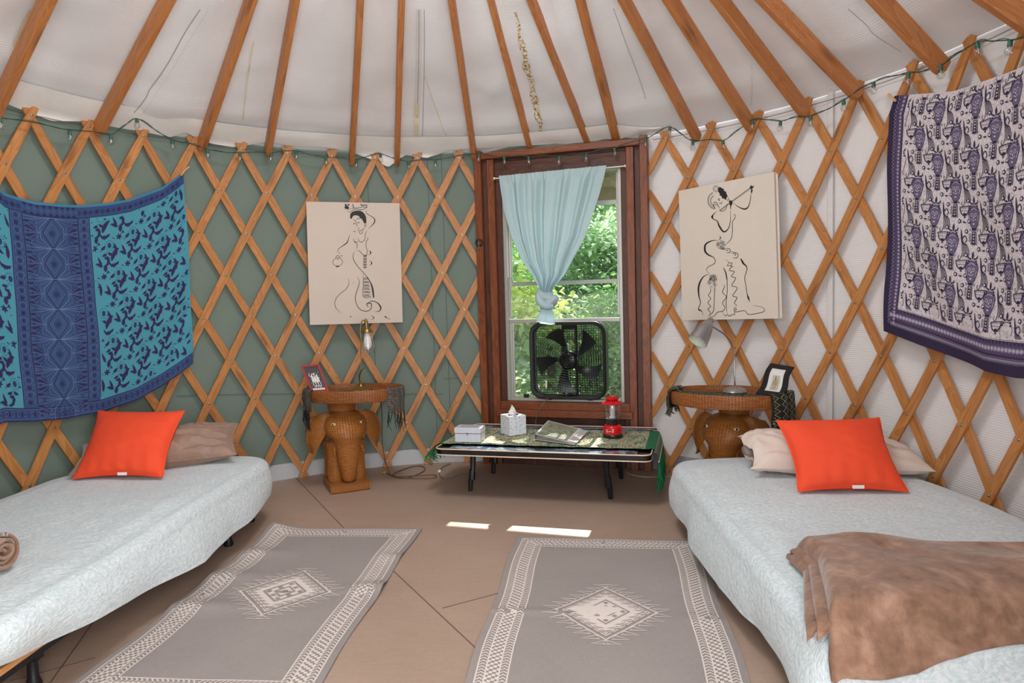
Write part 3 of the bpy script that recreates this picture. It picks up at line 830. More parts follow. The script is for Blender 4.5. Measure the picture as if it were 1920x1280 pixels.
def leafp(x, y, a, L, w, bend=0.0, serr=0, sl=0.2):
    """pointed leaf from (x,y) at angle a, optional teeth on one side"""
    top, bot = [], []
    for k in range(9):
        t = k/8; h = w*sin(pi*t**0.8)/2; cx = t*L; cy = bend*sin(pi*t/1.2)*L
        top.append((cx, cy+h))
        if k < 8: bot.append((cx, cy-h))
        if serr and 0 < k < 8: bot.append((cx+L/18, cy-h-w*sl))
    P = top+bot[::-1]; c, q = cos(a), sin(a)
    return [(x+c*u-q*v, y+q*u+c*v) for u, v in P]
def curved_pix(pts, r):
    out = []
    for q in pts:
        X = oncyl(*q, r); out.append((atan2(X.x, X.y), X.z))
    return sorted(out)

def cloth_mat(name, rgb, rough=0.85, weave=500, var=0.07, crackle=None):
    t = NT(name); c = s2l(rgb); vec = t.coord('UV')
    f = t.noise(vec, 14, 3); g_ = t.noise(vec, weave, 2)
    col = t.mix(f, tuple(x*(1-var) for x in c), tuple(min(1, x*(1+var)) for x in c))
    if crackle:
        for sc, wd, k in ((55, 0.035, 0.55), (130, 0.06, 0.35)):
            vo = t.n('ShaderNodeTexVoronoi', feature='DISTANCE_TO_EDGE'); vo.inputs['Scale'].default_value = sc
            wv = t.n('ShaderNodeVectorMath', operation='ADD'); t.l(vec, wv.inputs[0])
            nz = t.n('ShaderNodeTexNoise'); nz.inputs['Scale'].default_value = 40; t.l(vec, nz.inputs['Vector'])
            sc_ = t.n('ShaderNodeVectorMath', operation='SCALE'); sc_.inputs['Scale'].default_value = 0.02; t.l(nz.outputs['Color'], sc_.inputs[0]); t.l(sc_.outputs[0], wv.inputs[1])
            t.l(wv.outputs[0], vo.inputs['Vector'])
            e = t.ramp(vo.outputs['Distance'], [(0.0, (1, 1, 1)), (wd*1.6, (0, 0, 0))])
            col = t.mix(t.math('MULTIPLY', e, k), col, s2l(crackle))
    t.bump(g_, 0.15, 0.001)
    return t.set(col, rough)

# ================================================================== blue tapestry on the green wall
RT = 2.205
topL = curved_pix([(0, 362), (60, 379), (110, 384), (150, 385), (200, 381), (240, 374), (300, 352), (342, 323)], RT)
botL = curved_pix([(0, 792), (60, 790), (120, 785), (190, 772), (250, 750), (300, 722), (330, 702), (361, 681)], RT)
phc = (curved_pix([(95, 500)], RT)[0][0]+curved_pix([(96, 500)], RT)[0][0])/2
def mirror(tab, c): return sorted([(2*c-a, b) for a, b in tab if a > 2*c-tab[0][0]]+tab)
clow = curved_pix([(150, 400)], RT)[0][0]
topL = mirror(topL, clow-0.02); botL = mirror(botL, curved_pix([(40, 700)], RT)[0][0])
pRT, pRB = curved_pix([(342, 323)], RT)[0][0], curved_pix([(361, 681)], RT)[0][0]
pLT, pLB = 2*phc-pRT, 2*phc-pRB
TWd = RT*(pRT-pLT); THt = 1.02
def tapL(x, y, off=0.0):
    s_, t_ = x/TWd, y/THt
    a = pLT+(pRT-pLT)*s_; b = pLB+(pRB-pLB)*s_; z0, z1 = interp(a, topL), interp(b, botL)
    ph = a+(b-a)*t_; z = z0+(z1-z0)*t_
    fold = 0.012*sin((s_*1.7-t_*0.9)*9)*t_*(0.4+s_*0.6)+0.010*noise.noise(V((x*6, y*2.5, 0)))+0.009*sin(x*30+y*13)*max(0, s_-0.78)*3
    ph += 0.0035*noise.noise(V((x*5, y*5, 7)))
    return pol(ph, RT-0.006-0.012+fold-off-0.004, z)
def phix(px, y=500):
    a = curved_pix([(px, y)], RT)[0][0]; return (a-(pLT+pLB)/2)/((pRT-pLT+pRB-pLB)/2)*TWd
xb = [phix(18), phix(43), phix(148), phix(170)]
TEAL, STRIP, COLM = 0, 1, 2
HB = 0.062
def tmat(u, v):
    x, y = u*TWd, v*THt
    if y < 0.012: return 5
    if y > THt-HB or y < 0.062: return STRIP
    if xb[1] < x < xb[2]: return COLM
    if xb[0] < x < xb[3]: return STRIP
    return TEAL
tp = thing('tapestry', tapL(TWd/2, THt), 'blue and teal floral tapestry with a diamond column hung on the left lattice', 'tapestry')
g = MB(); NX, NY = 168, 130
xs = sorted([TWd*i/NX for i in range(NX+1)])
def snapx(u):
    x = u*TWd
    for b in xb:
        if abs(x-b) < TWd/NX*0.5: return b
    return x
def snapy(v):
    y = v*THt
    for b in (0.012, 0.062, THt-HB):
        if abs(y-b) < THt/NY*0.5: return b
    return y
g.grid(lambda u, v: tapL(snapx(u), snapy(v)), NX, NY, uvf=lambda u, v: (u*TWd, v*THt), mat=tmat)
# bird and flower repeat
bc_ = lambda L_: [((x-150)*.00049, (y-300)*.00049) for x, y in L_]
bird = [leafp(-.042, .024, -1.91, .056, .012), leafp(-.038, .026, -2.65, .042, .012, .1, 1, .45), bc_([(75, 345), (105, 358), (138, 335), (152, 290), (135, 252), (100, 258), (92, 272), (122, 285), (118, 318), (98, 335)]),
        leafp(-.024, .022, 1.65, .030, .016, .1, 1, .4), bc_([(138, 300), (160, 335), (200, 335), (248, 318), (238, 340), (232, 352), (215, 352), (212, 366), (195, 365), (188, 380), (175, 366), (160, 366), (140, 330)]),
        leafp(.007, .005, -.85, .074, .018, -.12, 1, .45), leafp(.036, -.018, -1.71, .066, .013, .08, 1, .3), leafp(-.012, -.034, 2.9, .026, .012, 0, 1, .3)]
snow = [leafp(0, 0, k*pi/3+.3, .0165, .0065) for k in range(6)]
flor = [leafp(.017*cos(k*.5), .022*sin(k*.5), k*.5, .007, .003) for k in range(13)]
smal = [leafp(0, 0, a, .011, .007) for a in (-1.6, .5, 2.6)]
lf2 = [leafp(0, 0, -.8, .030, .014, 0.15, 1, .2), leafp(0, 0, 2.2, .012, .003)]
navy, core = [], []
def inteal(x, y): return 0.066 < y < THt-HB-0.004 and (x < xb[0]-0.004 or x > xb[3]+0.004) and 0.004 < x < TWd-0.004
def addm(polys, ox, oy, s=1.0, a=0.0, dst=None):
    for P in xf(polys, ox, oy, s, a):
        if all(inteal(*q) for q in P): (dst if dst is not None else navy).append(P)
A_, B_ = (0.128, -0.042), (0.036, 0.143)
for i in range(-12, 24):
    for j in range(-4, 12):
        ox = i*A_[0]+j*B_[0]+.02; oy = i*A_[1]+j*B_[1]+.15
        if not (-0.1 < ox < TWd+.1 and -0.1 < oy < THt+.1): continue
        addm(bird, ox, oy, 1.0, 0); addm(snow, ox-.036, oy+.074, 1.1); addm(flor, ox+.040, oy+.068, 1.0)
        addm([circ(0, 0, .008, .012, 8)], ox+.040, oy+.068, 1.2, 0, core); addm(lf2, ox-.004, oy+.086, 1)
        addm(smal, ox-.014, oy+.055, .9); addm([leafp(0, 0, 1, .010, .005), leafp(.012, .004, 2.2, .007, .005)], ox+.058, oy+.030, 1); addm(lf2, ox-.006, oy-.040, .9, 1.2)
        addm([leafp(0, 0, .2, .016, .008)], ox+.055, oy+.078, 1); addm(smal, ox-.045, oy+.01, .6, 1)
decal(g, tapL, navy, 3, 0.0022); decal(g, tapL, core, 6, 0.0022)
# diamond column
cx = (xb[1]+xb[2])/2; hw = (xb[2]-xb[1])/2; PD = 0.142
light, dark, blue = [], [], []
y0 = 0.070; k = 0
snowC = [leafp(0, 0, k*pi/3+.5, .020, .008) for k in range(6)]
while y0 < THt-HB-0.02:
    yc = y0+PD/2; dw, dh = hw*0.34, PD/2
    for m, w_ in ((1.0, .0022), (0.86, .0018), (0.62, .0014)):
        P = [(cx, yc-dh*m), (cx+dw*m, yc), (cx, yc+dh*m), (cx-dw*m, yc)]
        if m == 1.0: P = [(cx-dw*.25, yc-dh), (cx+dw*.25, yc-dh), (cx+dw*1.25, yc-dh*.35), (cx+dw*1.25, yc+dh*.35), (cx+dw*.25, yc+dh), (cx-dw*.25, yc+dh), (cx-dw*1.25, yc+dh*.35), (cx-dw*1.25, yc-dh*.35)]
        light += stroke2(P, w_*1.15, True)
    for q in range(9):      # small studs along the diamond edges
        t_ = (q+.5)/9
        for sx in (-1, 1):
            for sy in (-1, 1):
                px_, py_ = cx+sx*dw*.97*(1-t_), yc+sy*dh*.97*t_
                dark.append([(px_-.0035, py_), (px_, py_-.0035), (px_+.0035, py_), (px_, py_+.0035)])
    blue += xf(snowC, cx, yc, .9)
    for sx in (-1, 1):
        hx = cx+sx*dw*1.35
        for sy in (-1, 1):
            dark.append([(hx+sx*.006, yc+sy*.002), (hx+sx*hw*.33, yc+sy*.030), (cx+sx*hw*.97, yc+sy*.019)])
            light += stroke2([(hx, yc), (cx+sx*hw*.97, yc+sy*.010)], .0012)
            light += stroke2([(hx, yc), (cx+sx*hw*.97, yc+sy*.040)], .0012)
            light += stroke2([(cx+sx*dw*.3, yc+sy*dh), (cx+sx*hw*.97, yc+sy*dh*.72)], .0016)
            light += stroke2([(cx+sx*dw*.3, yc+sy*dh), (cx+sx*hw*.97, yc+sy*dh*.94)], .0016)
            for q_ in range(4): light += stroke2([(hx+sx*hw*(.06+.07*q_), yc+sy*(.012+.010*q_)), (hx+sx*hw*(.10+.07*q_), yc+sy*(.022+.010*q_))], .0012); dark.append(circ(cx+sx*hw*(.62+.09*q_), yc+sy*dh*(.60+.06*q_), .0028, .0028, 5))
            dark.append([(cx+sx*hw*.97, yc+sy*.050), (cx+sx*hw*.97, yc+sy*.036), (cx+sx*hw*.72, yc+sy*.046)])
            light += stroke2([(hx, yc), (hx+sx*hw*.12, yc+sy*dh*.55), (cx+sx*dw*.3, yc+sy*dh)], .0012)
            blue.append([(hx+sx*hw*.1, yc+sy*.012), (hx+sx*hw*.14, yc+sy*.036), (hx+sx*hw*.3, yc+sy*.034)])
        blue += xf(snowC, cx+sx*hw*.76, yc+dh, .85)
        dark += xf(smal, cx+sx*hw*.84, yc, .7)
    y0 += PD; k += 1
for q in range(60):
    yy = .07+q*.034
    if yy > THt-HB-.02: break
    for xm in ((xb[0]+xb[1])/2, (xb[2]+xb[3])/2):
        (dark if q % 2 else blue).extend(xf(snow, xm, yy+.012, .78)); light += ringp(xm, yy+.012, .0165, .0012, 12) if q % 2 == 0 else []
        for sx in (-1, 1): light += stroke2(spl([(xm+sx*.012, yy-.006), (xm+sx*.020, yy+.006), (xm+sx*.012, yy+.018)], 3), .001)
for b in xb: dark += stroke2([(b, .062+.02*i_) for i_ in range(int((THt-HB-.062)/.02)+1)], .0032)
for b, s_ in ((xb[0], 1), (xb[1], -1), (xb[2], 1), (xb[3], -1)): light += stroke2([(b+s_*.005, .062+.02*i_) for i_ in range(int((THt-HB-.062)/.02)+1)], .001)
for q in range(int(TWd/.030)):
    xx = .012+q*.030
    (dark if q % 2 else blue).extend(xf(snow, xx, THt-HB/2-.004, .95)); light += ringp(xx+.015, THt-HB/2-.004, .010, .001, 8)
    if xb[1]+.01 < xx < xb[2]-.01: dark.append([(xx-.012, .014), (xx+.012, .014), (xx, .028)]); dark.append([(xx-.012, .06), (xx+.012, .06), (xx, .048)]); light += ringp(xx+.015, .037, .006, .001, 6)
    else: (blue if q % 2 else dark).extend(xf(snow, xx, .038, .9))
for yy, dst, w_ in ((.062, dark, .003), (THt-HB, dark, .003), (THt-HB+.006, light, .001), (THt-.012, light, .001), (THt-.005, dark, .004)):
    dst.extend(stroke2([(TWd*i_/60, yy) for i_ in range(61)], w_))
ok = lambda L: [P for P in L if all(0.001 < x < TWd-0.001 and 0.001 < y < THt-0.001 for x, y in P)]
decal(g, tapL, ok(dark), 3, 0.0022); decal(g, tapL, ok(blue), 6, 0.0022); decal(g, tapL, ok(light), 4, 0.0026)
g.build('cloth', [cloth_mat('teal cloth', (68, 140, 158)), cloth_mat('mid blue cloth', (44, 68, 112)), cloth_mat('column blue cloth', (44, 70, 112)), cloth_mat('navy print', (38, 28, 76)),
                  cloth_mat('pale blue print', (104, 122, 168)), cloth_mat('hem turquoise', (56, 118, 148)), cloth_mat('deep blue print', (30, 48, 98))], tp)
g = MB(); g.tube([tapL(TWd-0.02, 0.01, 0.008), tapL(TWd, -0.002, 0.008)+pol(pRT, 0, 0)*0, tapL(TWd, 0, .008)+(tapL(TWd, 0)-tapL(TWd-.1, 0)).normalized()*0.04+V((0, 0, .006))], 0.006, 7)
g.build('hanging_stick', plain('pale wood stick', (206, 152, 98), 0.6), tp)

# ================================================================== purple batik on the white wall
RT2 = 2.205
topR = curved_pix([(1685, 180), (1740, 176), (1797, 171), (1860, 151), (1920, 129)], RT2)
botR = curved_pix([(1664, 620), (1720, 640), (1800, 672), (1860, 695), (1920, 708)], RT2)
a0 = topR[0][0]; a1 = botR[0][0]; SPAN = 0.62
topR.append((a0+SPAN, topR[-1][1]+0.03)); botR.append((a1+SPAN, botR[-1][1]+0.03))
BW, BH = RT2*SPAN, 1.04
ledge = [(0, 0.0), (0.07, -0.012), (0.25, -0.010), (0.5, -0.006), (0.75, 0.0), (1.0, 0.0)]
def tapR(x, y, off=0.0):
    s_, t_ = x/BW, y/BH
    a = a0+SPAN*s_; b = a1+SPAN*s_; z0, z1 = interp(a, topR), interp(b, botR)
    ph = a+(b-a)*t_+interp(t_, ledge)*(1-s_); z = z0+(z1-z0)*t_
    fold = 0.016*sin((s_*1.2-t_*0.75)*14+1)*t_*(1-t_*.3)+0.008*noise.noise(V((x*5, y*3, 5)))
    return pol(ph, RT2-0.024+fold-off, z)
M1, M2, M3, M4 = 0.036, 0.078, 0.048, 0.118
def bmat(u, v):
    x, y = u*BW, v*BH
    if x < M1 or y > BH-M3: return 1
    if x < M2 or y > BH-M4: return 2
    return 0
def snap(val, marks, d):
    for b in marks:
        if abs(val-b) < d*0.5: return b
    return val
g = MB(); NX, NY = 150, 120
g.grid(lambda u, v: tapR(snap(u*BW, (M1, M2), BW/NX), snap(v*BH, (BH-M3, BH-M4), BH/NY)), NX, NY, uvf=lambda u, v: (u*BW, v*BH), mat=bmat)
P1, P2, P3, P4 = [], [], [], []
hd = []      # crowned totem figure, all in metres around (0,0), y down
hd.append(leafp(0, -.062, -pi/2, .030, .010)); hd.append(leafp(.010, -.060, -1.2, .022, .006, .3)); hd.append(leafp(-.010, -.060, -1.95, .022, .006, -.3))
for k in range(7): a = pi+pi*k/6; hd.append(leafp(.014*cos(a), -.044+.016*sin(a), a, .011, .007))
body = [(-.026, -.010), (-.030, -.030), (-.020, -.050), (0, -.056), (.020, -.050), (.030, -.030), (.026, -.010), (.018, .018), (.010, .028), (-.010, .028), (-.018, .018)]
base = [(-.011, .040), (.011, .040), (.014, .092), (.008, .086), (.004, .094), (0, .087), (-.004, .094), (-.008, .086), (-.014, .092)]
neck = [(-.010, .029), (.010, .029), (.010, .037), (-.010, .037)]
lightfig = ringp(-.009, -.022, .006, .002, 8)+ringp(.009, -.022, .006, .002, 8)+stroke2([(-.012, -.006), (0, 0), (.012, -.006)], .0025)+stroke2([(-.016, -.040), (0, -.046), (.016, -.040)], .002)+\
    stroke2([(-.020, .002), (-.024, -.02)], .002)+stroke2([(.020, .002), (.024, -.02)], .002)+[circ(0, -.012, .003, .004, 6), circ(0, .012, .006, .003, 6)]
for k in range(4): lightfig.append([(-.004, .046+k*.011), (0, .042+k*.011), (.004, .046+k*.011), (0, .050+k*.011)])
lightfig += stroke2([(-.008, .042), (-.010, .084)], .0016)+stroke2([(.008, .042), (.010, .084)], .0016)
side = ringp(-.017, .033, .004, .0018, 7)+ringp(.017, .033, .004, .0018, 7)
for k in range(3): side += ringp(-.019, .052+k*.011, .004, .002, 6)
plume = []
for k in range(5):
    o = k*.0055
    plume += stroke2(spl([(.036+o*.3, -.070+o), (.040+o*.4, -.035+o*.6), (.046+o, -.010), (.050+o*1.3, .018), (.046+o*1.5, .038-o*.5)], 3), [.003]*13)
plume += stroke2(spl([(.042, -.030), (.056, -.045), (.066, -.030), (.060, -.020)], 3), .004)+stroke2(spl([(.046, .038), (.038, .048), (.032, .038), (.036, .030)], 3), .0025)
bowl = stroke2([(.024, .052), (.074, .046)], .003)+stroke2(spl([(.024, .052), (.032, .074), (.050, .084), (.066, .072), (.074, .046)], 4), .0045)+[circ(.050, .079, .009, .006, 8), circ(.050, .090, .005, .003, 6)]
for k in range(6): bowl.append(circ(.032+k*.007, .056-k*.0006, .0014, .003, 4)); bowl.append(circ(.034+k*.006, .065, .002, .0022, 4))
star = [[(cos(2*pi*k/5)*(.010), sin(2*pi*k/5)*.010) for k in range(5)]]
starh = [circ(0, 0, .0048, .0048, 6)]
CX_, CY_ = .098, .205
def inb(x, y): return M2+.003 < x < BW-.004 and .003 < y < BH-M4-.003
def addb(polys, ox, oy, dst, s=1.0, a=0.0):
    for P in xf(polys, ox, oy, s, a):
        if all(inb(*q) for q in P): dst.append(P)
for i in range(-1, 16):
    for j in range(-1, 7):
        ox = .075+i*CX_; oy = .09+j*CY_+(CY_/2 if i % 2 else 0)
        addb(hd+[base, neck], ox, oy, P1); addb([body], ox, oy, P4); addb(stroke2(body, .0022, True), ox, oy, P1); addb(lightfig, ox, oy, P2); addb(side+plume+bowl, ox, oy, P1)
        for sx, sy in ((.026, .105), (.072, .105), (-.03, -.075), (.062, -.062)):
            addb(star, ox+sx, oy+sy, P1, .95, sx*20); addb(starh, ox+sx, oy+sy, P2)
        addb([leafp(0, 0, -.6, .011, .004), leafp(0, 0, -2.5, .011, .004), leafp(0, 0, -1.57, .008, .005)], ox+.05, oy+.112, P1)
# lace bands
nv = int(BH/.016)
for k in range(nv):
    y = .008+k*.016
    if y > BH-M3: break
    P3.extend(xf([leafp(0, 0, a, .0085, .0028) for a in (0, 1.05, 2.1, 3.14, 4.2, 5.25)], (M1+M2)/2+.006, y, .95, k*.5))
    P3.extend(stroke2(spl([(M1+.004, y-.008), (M1-.004, y-.003), (M1-.006, y), (M1-.004, y+.004), (M1+.004, y+.008)], 2), .0013))
    P1.append(circ(M2-.003, y, .003, .003, 6)); P1.append(circ(M1+.011, y+.008, .0022, .003, 5))
for k in range(int((BW-M1)/.017)):
    x = M1+.012+k*.017; yb = BH-(M3+M4)/2-.006
    P3.extend(xf([leafp(0, 0, a, .012, .003) for a in (0, .785, 1.57, 2.35, 3.14, 3.92, 4.71, 5.5)], x, yb, 1.0, k*.4)); P3.append([(x-.003, yb), (x, yb-.004), (x+.003, yb), (x, yb+.004)])
    P1.append([(x-.005, BH-M4+.004), (x+.005, BH-M4+.004), (x, BH-M4+.013)]); P1.append(circ(x+.0085, BH-M3-.016, .0035, .0035, 6)); P1.append(circ(x, BH-M3-.019, .003, .004, 6))
    for q in (0, .0057, .0113):
        P3.append([(x+q-.0018, BH-M3-.006), (x+q+.0018, BH-M3-.006), (x+q, BH-M3+.010)]); P3.append(circ(x+q, BH-M3-.011, .0013, .0013, 4))
P1 += stroke2([(M2+(BW-M2)*i_/60, BH-M4) for i_ in range(61)], .0025)+stroke2([(M2+(BW-M2)*i_/60, BH-M4-.005) for i_ in range(61)], .0012)
P1 += stroke2([(M2, BH*i_/60) for i_ in range(52)], .0025)
okb = lambda L: [P for P in L if all(0.001 < x < BW-0.001 and 0.001 < y < BH-0.001 for x, y in P)]
decal(g, tapR, okb(P4), 4, .0018); decal(g, tapR, okb(P1), 1, .0022); decal(g, tapR, okb(P2), 0, .0032); decal(g, tapR, okb(P3), 3, .0027)
tq = thing('batik_tapestry', tapR(BW/2, BH), 'dark purple and pale batik cloth with totem figures hung on the right lattice', 'tapestry')
g.build('cloth', [cloth_mat('pale batik ground', (214, 202, 204), crackle=(96, 78, 104)), cloth_mat('aubergine print', (40, 28, 60)), cloth_mat('mid purple band', (78, 64, 96)), cloth_mat('lilac lace print', (178, 166, 188)), cloth_mat('dusty purple print', (98, 86, 116), var=.25)], tq)
M_PEG = plain('pale wood peg', (206, 160, 106), 0.6)
c = tapR(0.01, 0.01, 0.010); dv = (tapR(0.1, 0.03)-tapR(0.01, 0.01)).normalized()
g = MB(); g.box(c-dv*0.012, (0.062, 0.009, 0.010), frame(dv+V((0, 0, -.45))), ch=.002); g.build('clothes_peg', M_PEG, tq, smooth=False)

# ================================================================== ink drawings on canvas
def bilin_inv(C4):
    (x0, y0), (x1, y1), (x2, y2), (x3, y3) = C4      # TL TR BR BL
    def inv(x, y):
        u = v = 0.5
        for _ in range(12):
            X = (1-u)*(1-v)*x0+u*(1-v)*x1+u*v*x2+(1-u)*v*x3; Y = (1-u)*(1-v)*y0+u*(1-v)*y1+u*v*y2+(1-u)*v*y3
            du = ((1-v)*(x1-x0)+v*(x2-x3), (1-v)*(y1-y0)+v*(y2-y3)); dv_ = ((1-u)*(x3-x0)+u*(x2-x1), (1-u)*(y3-y0)+u*(y2-y1))
            ex, ey = x-X, y-Y; det = du[0]*dv_[1]-du[1]*dv_[0]
            u += (ex*dv_[1]-ey*dv_[0])/det; v += (du[0]*ey-du[1]*ex)/det
        return u, v
    return inv
def canvas_pic(corners, crop4, label, rgb, polys_ink, polys_grey, extra_sheet=False):
    P = [oncyl(*q, 2.195) for q in corners]
    inv = bilin_inv(crop4)
    nr = ((P[1]-P[0]).cross(P[3]-P[0])).normalized()
    if nr.dot(CAM-P[0]) < 0: nr = -nr
    def at(u, v, off=0.0): return P[0]*((1-u)*(1-v))+P[1]*(u*(1-v))+P[2]*(u*v)+P[3]*((1-u)*v)+nr*(off+0.004*sin(pi*u)*sin(pi*v))
    T = thing('canvas_drawing', at(.5, 1, -.01), label, 'picture')
    g = MB()
    g.grid(lambda u, v: at(u, v, 0.004), 12, 16, uvf=lambda u, v: (u*.6, v*.8))
    edge = [(0, 0), (1, 0), (1, 1), (0, 1)]
    for k in range(4):
        a, b = edge[k], edge[(k+1) % 4]
        g.add([at(*a, 0.004), at(*b, 0.004), at(*b, -0.010), at(*a, -0.010)], [(0, 3, 2, 1)])
    g.add([at(*e, -0.010) for e in edge], [(0, 1, 2, 3)])
    t = NT('canvas '+str(rgb)); c = s2l(rgb); f = t.noise(t.coord('UV'), 5, 5, .6); f2 = t.noise(t.coord('UV'), 700, 2)
    col = t.mix(f, tuple(x*.9 for x in c), c); sp = t.ramp(t.noise(t.coord('UV'), 26, 3, .5), [(.72, (0, 0, 0)), (.8, (1, 1, 1))])
    col = t.mix(t.math('MULTIPLY', sp, .25), col, tuple(x*.6 for x in c)); t.bump(f2, .15, .001)
    cm = t.set(col, .8)
    if extra_sheet:
        g.add([at(1.0, .0, -.012), at(1.022, .02, -.012), at(1.025, .995, -.012), at(1.0, 1.0, -.012)], [(0, 1, 2, 3)])
    g.build('canvas', cm, T, smooth=False)
    g = MB()
    def surf(x, y, off): u, v = inv(x, y); return at(u, v, .004+off)
    decal(g, surf, polys_ink, 0, .0012, 60); decal(g, surf, polys_grey, 1, .0009, 60)
    g.build('ink_figure', [plain('black ink', (26, 24, 24), .6), plain('grey ink', (140, 134, 128), .7)], T, smooth=False)
def ink(pts, w=3.5, n=6, peak=None, pos=0.6):
    w = w*1.35; peak = peak*1.1 if peak else peak; n = max(n, 8)
    q = spl(pts, n)
    L = len(q)-1
    ws = [w*(0.35+0.65*min(1, 6*i/L, 6*(L-i)/L)) + ((peak-w)*math.exp(-((i/L-pos)/0.16)**2) if peak else 0) for i in range(L+1)]
    return stroke2(q, ws)
I = []; G = []
I += [spl([(440, 205), (442, 170), (460, 148), (500, 135), (545, 138), (580, 165), (598, 205), (600, 255)], 5)+spl([(578, 258), (566, 235), (560, 225), (550, 212), (538, 208), (532, 195), (515, 183), (485, 180), (466, 192), (455, 214), (442, 206)], 3)]
for a in ([(470, 215), (495, 240), (505, 270), (512, 292)], [(512, 318), (540, 330), (565, 322), (580, 300)], [(498, 222), (525, 208), (540, 215)], [(520, 335), (545, 360), (570, 335)], [(470, 340), (485, 335), (495, 343)],
          [(472, 398), (480, 430), (505, 455), (512, 480), (500, 510)], [(480, 430), (500, 440), (520, 432)], [(522, 400), (530, 430), (560, 438), (585, 410), (590, 360), (610, 325)],
          [(605, 395), (618, 405), (600, 435), (597, 480), (608, 520), (605, 560), (585, 568), (560, 555), (530, 525), (505, 518)], [(425, 792), (430, 850), (400, 900), (340, 950), (300, 1010), (305, 1080), (360, 1138)],
          [(335, 535), (342, 552)], [(345, 575), (370, 570)], [(300, 592), (308, 580), (322, 568), (336, 580), (345, 592)], [(410, 130), (430, 148), (450, 140), (500, 120), (560, 125), (600, 105), (570, 100), (500, 108), (450, 115), (415, 128)],
          [(455, 72), (475, 78), (462, 90), (480, 98), (465, 106)], [(570, 745), (572, 850), (568, 960), (600, 982), (655, 978)], [(315, 600), (322, 608), (330, 600)]): I += ink(a)
I += ink([(440, 362), (428, 400), (410, 445), (370, 475), (330, 505), (315, 545)], 3.5, 6, 9, .45)
I += ink([(605, 128), (600, 160), (640, 185), (680, 215), (680, 250), (650, 285), (620, 312)], 3.5, 6, 10, .62)
I += ink([(485, 530), (470, 570), (480, 620), (520, 680), (580, 745), (630, 810), (660, 880), (676, 982)], 4, 6, 17, .92)
I += ink([(510, 780), (532, 820), (525, 870), (497, 960), (500, 1030), (540, 1095), (600, 1115), (645, 1095), (655, 1050), (640, 1035), (610, 1040), (612, 1065), (630, 1073)], 4.5, 6, 8, .8)
I += ink([(620, 1030), (660, 1015), (710, 1030), (745, 1075), (735, 1110), (690, 1120)], 5, 6, 13, .6)
I += ink([(540, 68), (560, 85), (600, 80), (605, 100), (590, 112)], 5, 5, 9, .2)
I += ink([(618, 523), (636, 527), (644, 543), (636, 560), (620, 566)], 3, 6, 13, .5)+ink([(630, 624), (648, 630), (654, 646), (646, 661), (630, 667)], 3, 6, 11, .5)+ink([(648, 1163), (668, 1164), (678, 1177), (668, 1190), (650, 1194)], 3, 6, 7, .5)+ink([(785, 1165), (805, 1175), (830, 1190), (845, 1188)], 3, 6, 12, .15)
I += [circ(480, 261, 10, 4), circ(523, 252, 10, 4), circ(524, 306, 8, 3), circ(450, 1168, 6), circ(503, 413, 3), circ(320, 677, 17, 6), circ(405, 102, 20, 17), circ(425, 78, 9), circ(398, 78, 10), circ(418, 108, 12), circ(473, 835, 3)]
I += ringp(590, 265, 10, 3)+ringp(590, 285, 8, 3)+ringp(322, 632, 47, 4, 24, 40)
for k in range(9): I += ink([(568, 572+k*14), (588, 578+k*14), (606, 570+k*14)], 3.5 if k % 2 else 6, 3)
for k in range(12): G += ink([(572, 790+k*16), (600, 786+k*16+(k % 3)*3), (625+k*2.2, 792+k*16)], 5, 3)
for k in range(6): I += ink([(573, 800+k*33), (610, 794+k*33), (630+k*3.5, 806+k*33)], 3.5, 3)
canvas_pic([(574, 378), (749, 381), (755, 604), (581, 609)], [(20, 42), (935, 68), (970, 1222), (62, 1252)], 'unframed canvas ink drawing of a woman carrying a pot, on the green wall', (212, 196, 182), I, G)
I = []; G = []
I += [[(388, 158), (405, 150), (420, 160), (436, 166), (440, 182), (458, 192), (460, 208), (470, 220), (462, 238), (452, 258), (440, 246), (424, 246), (420, 228), (404, 222), (402, 202), (390, 192)]]
G += stroke2([(403, 347), (655, 160)], 12)
I += [[(484, 262), (505, 262), (512, 280), (506, 300), (498, 306), (500, 330), (494, 334), (490, 300), (484, 290)], [(650, 150), (660, 135), (668, 148), (682, 140), (678, 155), (668, 165), (672, 185), (664, 205), (656, 190), (662, 172), (650, 165)]]
